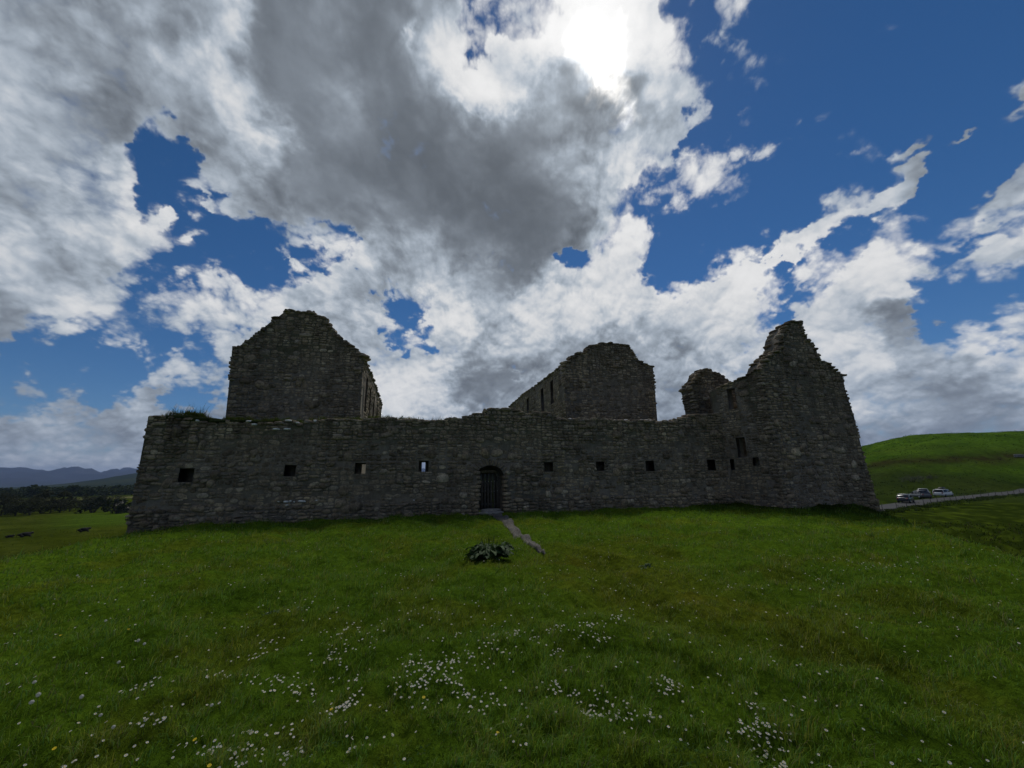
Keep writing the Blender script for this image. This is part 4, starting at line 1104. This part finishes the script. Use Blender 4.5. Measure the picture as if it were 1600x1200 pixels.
dock(-.52, 8.5, .44, .30, 210, 'big clump of broad dark dock leaves in the turf before the gate', 3)
dock(-3.20, 5.62, .17, .10, 26, 'low dark weed rosette among daisies, left of the path', 4)
dock(2.46, 7.82, .20, .09, 22, 'small flat dark weed patch in the trodden turf right of the path', 5)

# ------------------------------------------------------------------ trees and shrubs
def tube(V, F, a, b, ra, rb, n=6):
    a, b = Vector(a), Vector(b); d = (b - a).normalized(); s = d.orthogonal().normalized(); u = d.cross(s); o = len(V)
    for c, q in ((a, ra), (b, rb)):
        for k in range(n): w = 2 * math.pi * k / n; V.append(tuple(c + (s * math.cos(w) + u * math.sin(w)) * q))
    for k in range(n): j = (k + 1) % n; F.append([o + k, o + j, o + n + j, o + n + k])
def leaves(V, F, c, rad, n, size, r, flat=.8):
    for _ in range(n):
        d = Vector((r.gauss(0, 1), r.gauss(0, 1), r.gauss(0, 1))).normalized() * rad * r.random() ** .4; d.z *= flat
        p = Vector(c) + d; s = Vector((r.gauss(0, 1), r.gauss(0, 1), r.gauss(0, .6))).normalized(); u = s.orthogonal().normalized(); o = len(V); k = size * r.uniform(.6, 1.3)
        V += [tuple(p - s * k * .5), tuple(p + u * k * .32), tuple(p + s * k * .5), tuple(p - u * k * .32)]; F.append([o, o + 1, o + 2, o + 3])
def tree(x, y, h, w, seed, label, group=None, sparse=1.0, mat=None):
    r = random.Random(seed); root = empty('tree', ground_pt(x, y)); tag(root, label, 'tree', group)
    V, F = [], []; tube(V, F, (0, 0, -.5), (w * .03, 0, h * .45), h * .035, h * .022); tube(V, F, (w * .03, 0, h * .45), (0, w * .03, h * .85), h * .022, h * .008)
    LV, LF = [], []; tips = []
    for k in range(7):
        z = h * r.uniform(.22, .7); a = k * 2.4 + r.uniform(-.5, .5); L = w * .5 * r.uniform(.5, .95); b = (math.cos(a) * L, math.sin(a) * L, z + h * r.uniform(.08, .22)); tube(V, F, (0, 0, z), b, h * .014, h * .004, 5); tips.append(b)
    mesh_obj('trunk', V, F, M_BARK, root)
    n = int(26 * sparse)
    for k in range(n):
        if k < len(tips): c = tips[k]
        else:
            a = r.uniform(0, 6.283); zz = r.uniform(.12, .96); rr = w * .5 * math.sin(math.pi * min(.97, zz * .85 + .12)) ** .7 * r.uniform(.2, .95); c = (math.cos(a) * rr, math.sin(a) * rr, h * zz)
        leaves(LV, LF, c, w * r.uniform(.10, .2), 34, h * .085, r)
    mesh_obj('crown', LV, LF, mat or M_CROWN, root, False)
    return root
def shrub(x, y, h, w, seed, label, name='shrub', group=None, mat=None):
    r = random.Random(seed); root = empty(name, ground_pt(x, y)); tag(root, label, 'shrub', group); V, F = [], []
    for k in range(6): a = k * 1.05; tube(V, F, (math.cos(a) * w * .06, math.sin(a) * w * .06, -.1), (math.cos(a) * w * .3, math.sin(a) * w * .3, h * .7), h * .03, h * .01, 5)
    mesh_obj('stem', V, F, M_BARK, root); V, F = [], []
    for k in range(22):
        a = r.uniform(0, 6.283); rr = w * .5 * math.sqrt(r.random()); leaves(V, F, (math.cos(a) * rr, math.sin(a) * rr, h * r.uniform(.12, .85) * (1 - .5 * (2 * rr / w) ** 2)), w * .15, 30, h * .13, r)
    mesh_obj('foliage', V, F, mat or M_GORSE, root, False)
def polar(r, azd): return (r * math.sin(R_(azd)), r * math.cos(R_(azd)))
def far_vegetation():
    r = random.Random(12)
    hedge = [(-51.9, 246, 8.0, 8), (-51.1, 240, 6.0, 8), (-50.3, 238, 7.0, 8), (-49.7, 250, 9.0, 7), (-49.1, 243, 6.0, 8), (-48.5, 247, 8.4, 6), (-47.9, 250, 5.5, 8), (-47.1, 262, 6.0, 8), (-46.5, 272, 5.0, 8), (-45.9, 282, 5.5, 8), (-45.0, 296, 5, 9)]
    ORD = ['first', 'second', 'third', 'fourth', 'fifth', 'sixth', 'seventh', 'eighth', 'ninth', 'tenth', 'eleventh']
    for i, (az, R, h, w) in enumerate(hedge):
        x, y = polar(R, az); tree(x, y, h, w, 100 + i, 'bushy grey green tree, %s from the left in the line along the low meadow' % ORD[i], 'trees along the meadow edge', 1.5, M_HEDGE)
    for i, (az, R, h, w) in enumerate([(-46.35, 232, 8.5, 8.5), (-44.6, 215, 8.5, 7)]):
        x, y = polar(R, az); shrub(x, y, h * .8, w, 140 + i, ['dark rounded bush left of the pale farm track', 'dark rounded bush between the pale farm track and the wall'][i], 'track_bush')
    # the wood behind reads as one mass
    V, F = [], []; q = random.Random(77)
    for k in range(330):
        az = q.uniform(-57, -36); R = q.uniform(545, 760); x, y = polar(R, az); g = gz(x, y); h = q.uniform(6, 10.5) * (1.15 if -50.6 < az < -47.5 else 1) ; w = q.uniform(6, 10)
        for _ in range(7): leaves(V, F, (x + q.uniform(-.4, .4) * w, y + q.uniform(-.4, .4) * w, g + h * q.uniform(.15, .85)), w * .34, 9, 2.6, q)
    tag(mesh_obj('far_wood', V, F, M_CROWN, None, False), 'dark belt of woodland across the valley', 'wood', kind='stuff')
    for i, (x, y, h, w, lab) in enumerate([(112, 112, 1.9, 5.2, 'low dark gorse bush on the bank just above the parked white car'), (122, 116, 1.3, 3.0, 'small grey scrub bush on the bank right of the gorse')]): shrub(x, y, h, w, 160 + i, lab, 'gorse_bush')
far_vegetation()

# ------------------------------------------------------------------ cars
M_GLASS = plain('car_glass', (.012, .014, .016), .08, .6, var=.05); M_TYRE = plain('tyre_rubber', (.012, .012, .012), .9, .2); M_RIM = plain('alloy_rim', (.35, .35, .36), .35, .5, .7)
M_LAMP = plain('headlight_lens', (.55, .56, .58), .15, .6); M_TAIL = plain('tail_light_lens', (.25, .012, .01), .2, .5); M_TRIM = plain('black_trim', (.015, .015, .016), .5, .3)
def loft(secs, closed=True):
    """secs: list of (x, [(y, z)...]) half profiles mirrored in y"""
    V = []; F = []; n = None
    for x, pr in secs:
        ring = [(y, z) for y, z in pr] + [(-y, z) for y, z in pr[::-1]]; n = len(ring); V += [(x, y, z) for y, z in ring]
    for k in range(len(secs) - 1):
        for i in range(n): j = (i + 1) % n; F.append([k * n + i, k * n + j, (k + 1) * n + j, (k + 1) * n + i])
    F.append(list(range(n))[::-1]); F.append([(len(secs) - 1) * n + i for i in range(n)]); return V, F
def car(x, y, rz, paint, label, L=4.4, W=1.8, H=1.5, estate=False, roofbox=False, roof_highlight=None):
    root = empty('parked_car', (x, y, gz(x, y) + .10), rz); tag(root, label, 'car', 'cars parked on the far road'); hl = L / 2; hw = W / 2
    def sec(x, zb, zt, k): return (x, [(hw * k * .55, zb), (hw * k * .94, zb + .05), (hw * k, zb + .28), (hw * k * .98, zt - .1), (hw * k * .88, zt), (hw * k * .4, zt + .03)])
    V, F = loft([sec(-hl, .42, .80, .80), sec(-hl + .12, .26, .92, .93), sec(-hl + .8, .22, .95, 1), sec(0, .20, .93, 1), sec(hl - 1.5, .20, .93, 1), sec(hl - .7, .22, .83, .98), sec(hl - .15, .26, .70, .90), sec(hl, .36, .60, .76)])
    mesh_obj('body', V, F, paint, root)
    b0 = -hl + (.12 if estate else .35); b1 = -hl + (.42 if estate else 1.05)
    def cs(x, z, k): return (x, [(hw * k * .9, .90), (hw * k * .9, .905), (hw * (k - (z - .9) * .22), z - .05), (hw * (k - (z - .9) * .24) * .9, z), (.1, z + .015)])
    V, F = loft([cs(b0, .97, .92), cs(b1, H - .07, .98), cs(-.2, H - .03, 1.0), cs(hl - 2.05, H - .08, .98), cs(hl - 1.15, .96, .93)])
    mesh_obj('cabin_glass', V, F, M_GLASS, root)
    V, F = loft([(b1 - .1, [(hw * .70, H - .09), (hw * .72, H - .07), (hw * .6, H - .03), (.1, H - .02)]), (-.3, [(hw * .80, H - .05), (hw * .82, H - .03), (hw * .66, H), (.1, H + .01)]), (hl - 2.0, [(hw * .72, H - .09), (hw * .74, H - .07), (hw * .6, H - .03), (.1, H - .02)])])
    mesh_obj('roof', V, F, roof_highlight or paint, root)
    for sx in (-1, 1):
        V, F = [], []
        for (xa, za), (xb, zb) in (((b0 + .05, .93), (b1, H - .06)), ((-.25, .92), (-.25, H - .04)), ((hl - 1.2, .93), (hl - 2.05, H - .07))):
            tube(V, F, (xa, sx * hw * .93, za), (xb, sx * hw * .78, zb), .045, .04, 5)
        mesh_obj('pillar', V, F, paint, root)
        mesh_obj('headlight', *loft([(hl - .22, [(.16, .58), (.17, .72)]), (hl - .02, [(.10, .56), (.11, .64)])]), M_LAMP, root).location = (0, sx * hw * .62, 0)
        mesh_obj('tail_light', *loft([(-hl - .01, [(.09, .70), (.10, .88)]), (-hl + .2, [(.11, .70), (.12, .90)])]), M_TAIL, root).location = (0, sx * hw * .70, 0)
        V, F = [], []; tube(V, F, (hl - 1.45, sx * hw * .9, .98), (hl - 1.45, sx * (hw + .16), 1.02), .03, .07, 6); mesh_obj('wing_mirror', V, F, paint, root)
        for wx in (-hl + .82, hl - .85):
            V, F = [], []; n = 16
            for yy, q in ((-.10, .27), (-.10, .30), (-.07, .325), (.07, .325), (.10, .30), (.10, .2)):
                for k in range(n): a = 2 * math.pi * k / n; V.append((math.cos(a) * q, yy, math.sin(a) * q))
            for g in range(5):
                for k in range(n): j = (k + 1) % n; F.append([g * n + k, g * n + j, (g + 1) * n + j, (g + 1) * n + k])
            wo = mesh_obj('wheel', V, F, M_TYRE, root); wo.location = (wx, sx * (hw - .10), .325)
            V, F = [], []
            for yy, q in ((0, .22), (.02, .2), (.012, .05)):
                for k in range(n): a = 2 * math.pi * k / n; V.append((math.cos(a) * q, yy * sx, math.sin(a) * q))
            for g in range(2):
                for k in range(n): j = (k + 1) % n; F.append([g * n + k, g * n + j, (g + 1) * n + j, (g + 1) * n + k])
            F.append([2 * n + k for k in range(n)]); ro = mesh_obj('rim', V, F, M_RIM, wo); ro.location = (0, sx * .095, 0)
    if roofbox:
        V, F = loft([(-.95, [(.30, H + .08), (.36, H + .16), (.2, H + .24)]), (-.6, [(.38, H + .07), (.42, H + .2), (.3, H + .36)]), (.5, [(.38, H + .07), (.42, H + .2), (.3, H + .36)]), (.95, [(.2, H + .08), (.26, H + .14), (.1, H + .2)])])
        mesh_obj('roof_box', V, F, M_TRIM, root)
    return root
P_WHITE = plain('white_car_paint', (.72, .73, .74), .3, .5, var=.03); P_GREY = plain('grey_car_paint', (.10, .105, .11), .25, .6, var=.05); P_DARK = plain('dark_car_paint', (.035, .038, .042), .22, .6, var=.05); P_SILVER = plain('silver_car_paint', (.42, .43, .44), .28, .6, .3, var=.05)
RD = math.atan2(9.7, 16)
car(70.0, 72.0, RD + .05, P_DARK, 'small dark car with roof highlights painted as a pale roof, lowest of those on the road', 3.9, 1.7, 1.5, False, False, P_SILVER)  # silver roof paints in the highlights on a dark roof
car(83.2, 82.4, RD + .75, P_GREY, 'dark grey car with rounded roof parked in front of the white car', 4.3, 1.8, 1.55)
car(92.4, 86.4, RD - .12, P_WHITE, 'white estate car with a dark roof box on the far road', 4.7, 1.85, 1.55, True, True)
car(87.4, 85.6, RD + .2, P_SILVER, 'pale car parked behind the dark grey one, its roof showing above', 4.2, 1.8, 1.75)
# fence along the near side of the road
def road_fence():
    root = empty('wire_fence', (55, 58, gz(55, 58))); tag(root, 'thin post and wire fence along the near side of the road', 'fence')
    P = [np.array(p, float) for p in [(52, 57.2), (57, 60.2), (67, 66), (83, 75.6), (98, 83), (125, 96)]]; pts = []
    for a, b in zip(P[:-1], P[1:]):
        n = max(1, int(np.linalg.norm(b - a) / 3.6))
        for k in range(n): pts.append(a + (b - a) * k / n)
    r = random.Random(6); o0 = Vector(root.location); W, WF = [], []; prev = None
    for p in pts:
        g = Vector(ground_pt(p[0], p[1])) - o0; V, F = [], []; h = 1.15 * r.uniform(.92, 1.08); t = Vector((r.uniform(-.06, .06), r.uniform(-.06, .06), h)); tube(V, F, g + Vector((0, 0, -.3)), g + t, .045, .038, 6)
        n = len(V); F.append([n - 6 + k for k in range(6)]); mesh_obj('post', V, F, M_POST, root)
        if prev is not None:
            for z in (.3, .6, .85, 1.05): tube(W, WF, prev + Vector((0, 0, z)), g + Vector((0, 0, z)), .006, .006, 4)
        prev = g
    mesh_obj('wire', W, WF, M_TRIM, root)
road_fence()
def hill_wall():
    M = Masonry(); r = random.Random(3); x0, y0 = polar(228, 52.0); x1, y1 = polar(246, 59)
    n = 60; d = math.atan2(y1 - y0, x1 - x0)
    for k in range(n):
        f = k / n; x, y = x0 + (x1 - x0) * f, y0 + (y1 - y0) * f; g = gz(x, y)
        for q in range(2): rock(M, (x, y, g + .25 + q * .5), (1.1, .7, .62), r, 0, d)
    o = M.build('field_wall', None, [plain('pale_field_stone', (.22, .215, .20), .9, .2, var=.4, scale=3)])
    tag(o, 'low pale drystone wall running out of view across the hillside', 'wall')
hill_wall()
# ------------------------------------------------------------------ cattle lying in the low meadow
M_HIDE = plain('black_hide', (.010, .009, .008), .8, .3)
def skin_mesh(name, joints, edges, radii, mat, parent):
    me = bpy.data.meshes.new(name); me.from_pydata(joints, edges, []); o = bpy.data.objects.new(name, me); COL.objects.link(o)
    sk = o.modifiers.new('skin', 'SKIN'); sk.use_smooth_shade = True
    for v, q in zip(me.skin_vertices[0].data, radii): v.radius = q
    me.skin_vertices[0].data[0].use_root = True
    sb = o.modifiers.new('smooth', 'SUBSURF'); sb.levels = 2; sb.render_levels = 2
    me.materials.append(mat); o.parent = parent; return o
def cow(x, y, rz, label, s=1.0, graze=False):
    root = empty('cow', ground_pt(x, y), rz); root.scale = (s * .82, s, s * .9); tag(root, label, 'cow', 'black cattle lying in the meadow')
    J = [(-.75, 0, .48), (-.2, 0, .50), (.45, 0, .52), (.74, .02, .60), (.90, .06, .70), (1.04, .12, .64), (1.16, .15, .52)]; E = [(i, i + 1) for i in range(6)]; Rr = [(.30, .34), (.40, .40), (.34, .38), (.19, .24), (.14, .16), (.12, .13), (.09, .085)]
    def limb(root_i, pts, rads):
        prev = root_i
        for p, q in zip(pts, rads): J.append(p); Rr.append((q, q)); E.append((prev, len(J) - 1)); prev = len(J) - 1
    for sd in (-1, 1):
        limb(2, [(.55, sd * .30, .24), (.92, sd * .30, .12), (.60, sd * .34, .06)], (.11, .075, .055))   # folded fore leg: elbow, knee, hoof
        limb(0, [(-.45, sd * .40, .32), (-.10, sd * .46, .12), (-.55, sd * .50, .08), (-.25, sd * .54, .05)], (.17, .10, .07, .05))  # stifle, hock, hoof
        limb(4, [(.92, .06 + sd * .12, .80), (.90, .06 + sd * .24, .80)], (.045, .03))
    limb(0, [(-1.0, 0, .5), (-1.04, .05, .25), (-1.02, .1, .08)], (.06, .035, .04))
    skin_mesh('body', J, E, Rr, M_HIDE, root)
    V, F = [], []
    for sd in (-1, 1): tube(V, F, (.95, .06 + sd * .10, .80), (.93, .06 + sd * .24, .92), .028, .010, 5)
    mesh_obj('horn', V, F, plain('horn', (.2, .18, .14), .5, .4), root)
cow(-79.3, 74.8, .82, 'black cow lying alone in the meadow, nearest the castle wall')
cow(-82.7, 68.8, .95, 'black cow lying side on beside a calf in the meadow at far left')
cow(-84.6, 68.3, .6, 'small black calf lying beside the cow at far left', .6)
# sheep on the pale strip before the wood
M_FLEECE = plain('fleece', (.42, .40, .35), .95, .1)
def sheep(x, y, rz, label):
    root = empty('sheep', ground_pt(x, y), rz); tag(root, label, 'sheep', 'sheep on the pale far field')
    J = [(-.45, 0, .62), (0, 0, .66), (.42, 0, .66), (.62, 0, .78), (.82, 0, .72)]; E = [(i, i + 1) for i in range(4)]; Rr = [(.24, .26), (.30, .30), (.25, .26), (.13, .14), (.08, .08)]
    for bx, i in ((-.42, 0), (.40, 2)):
        for sd in (-1, 1):
            p = i
            for q, rad in (((bx, sd * .15, .36), .08), ((bx + (.05 if i else -.05), sd * .16, .2), .05), ((bx, sd * .16, .02), .045)): J.append(q); Rr.append((rad, rad)); E.append((p, len(J) - 1)); p = len(J) - 1
    skin_mesh('body', J, E, Rr, M_FLEECE, root)
for az, R, lab in [(-49.4, 452, 'pale sheep on the far strip of field, leftmost of two'), (-48.6, 455, 'pale sheep on the far strip of field, rightmost of two')]: x, y = polar(R, az); sheep(x, y, .4, lab)

# ------------------------------------------------------------------ haze
def haze():
    me = bpy.data.meshes.new('haze'); bm = bmesh.new(); bmesh.ops.create_cube(bm, size=1.0); bm.to_mesh(me); bm.free()
    o = bpy.data.objects.new('haze', me); COL.objects.link(o)
    lo, hi = -14.0, 520.0; o.scale = (29400, 29400, hi - lo); o.location = (0, 0, (hi + lo) / 2)
    m = bpy.data.materials.new('haze'); m.use_nodes = True; t = m.node_tree; t.nodes.clear(); out = t.nodes.new('ShaderNodeOutputMaterial'); v = t.nodes.new('ShaderNodeVolumePrincipled')
    v.inputs['Color'].default_value = (.42, .58, .95, 1); v.inputs['Density'].default_value = 7.0e-5; v.inputs['Anisotropy'].default_value = 0.1
    t.links.new(v.outputs[0], out.inputs['Volume']); me.materials.append(m); tag(o, kind='stuff', label='thin blue air over the valley', cat='haze')
HAZE = True
if HAZE: haze()
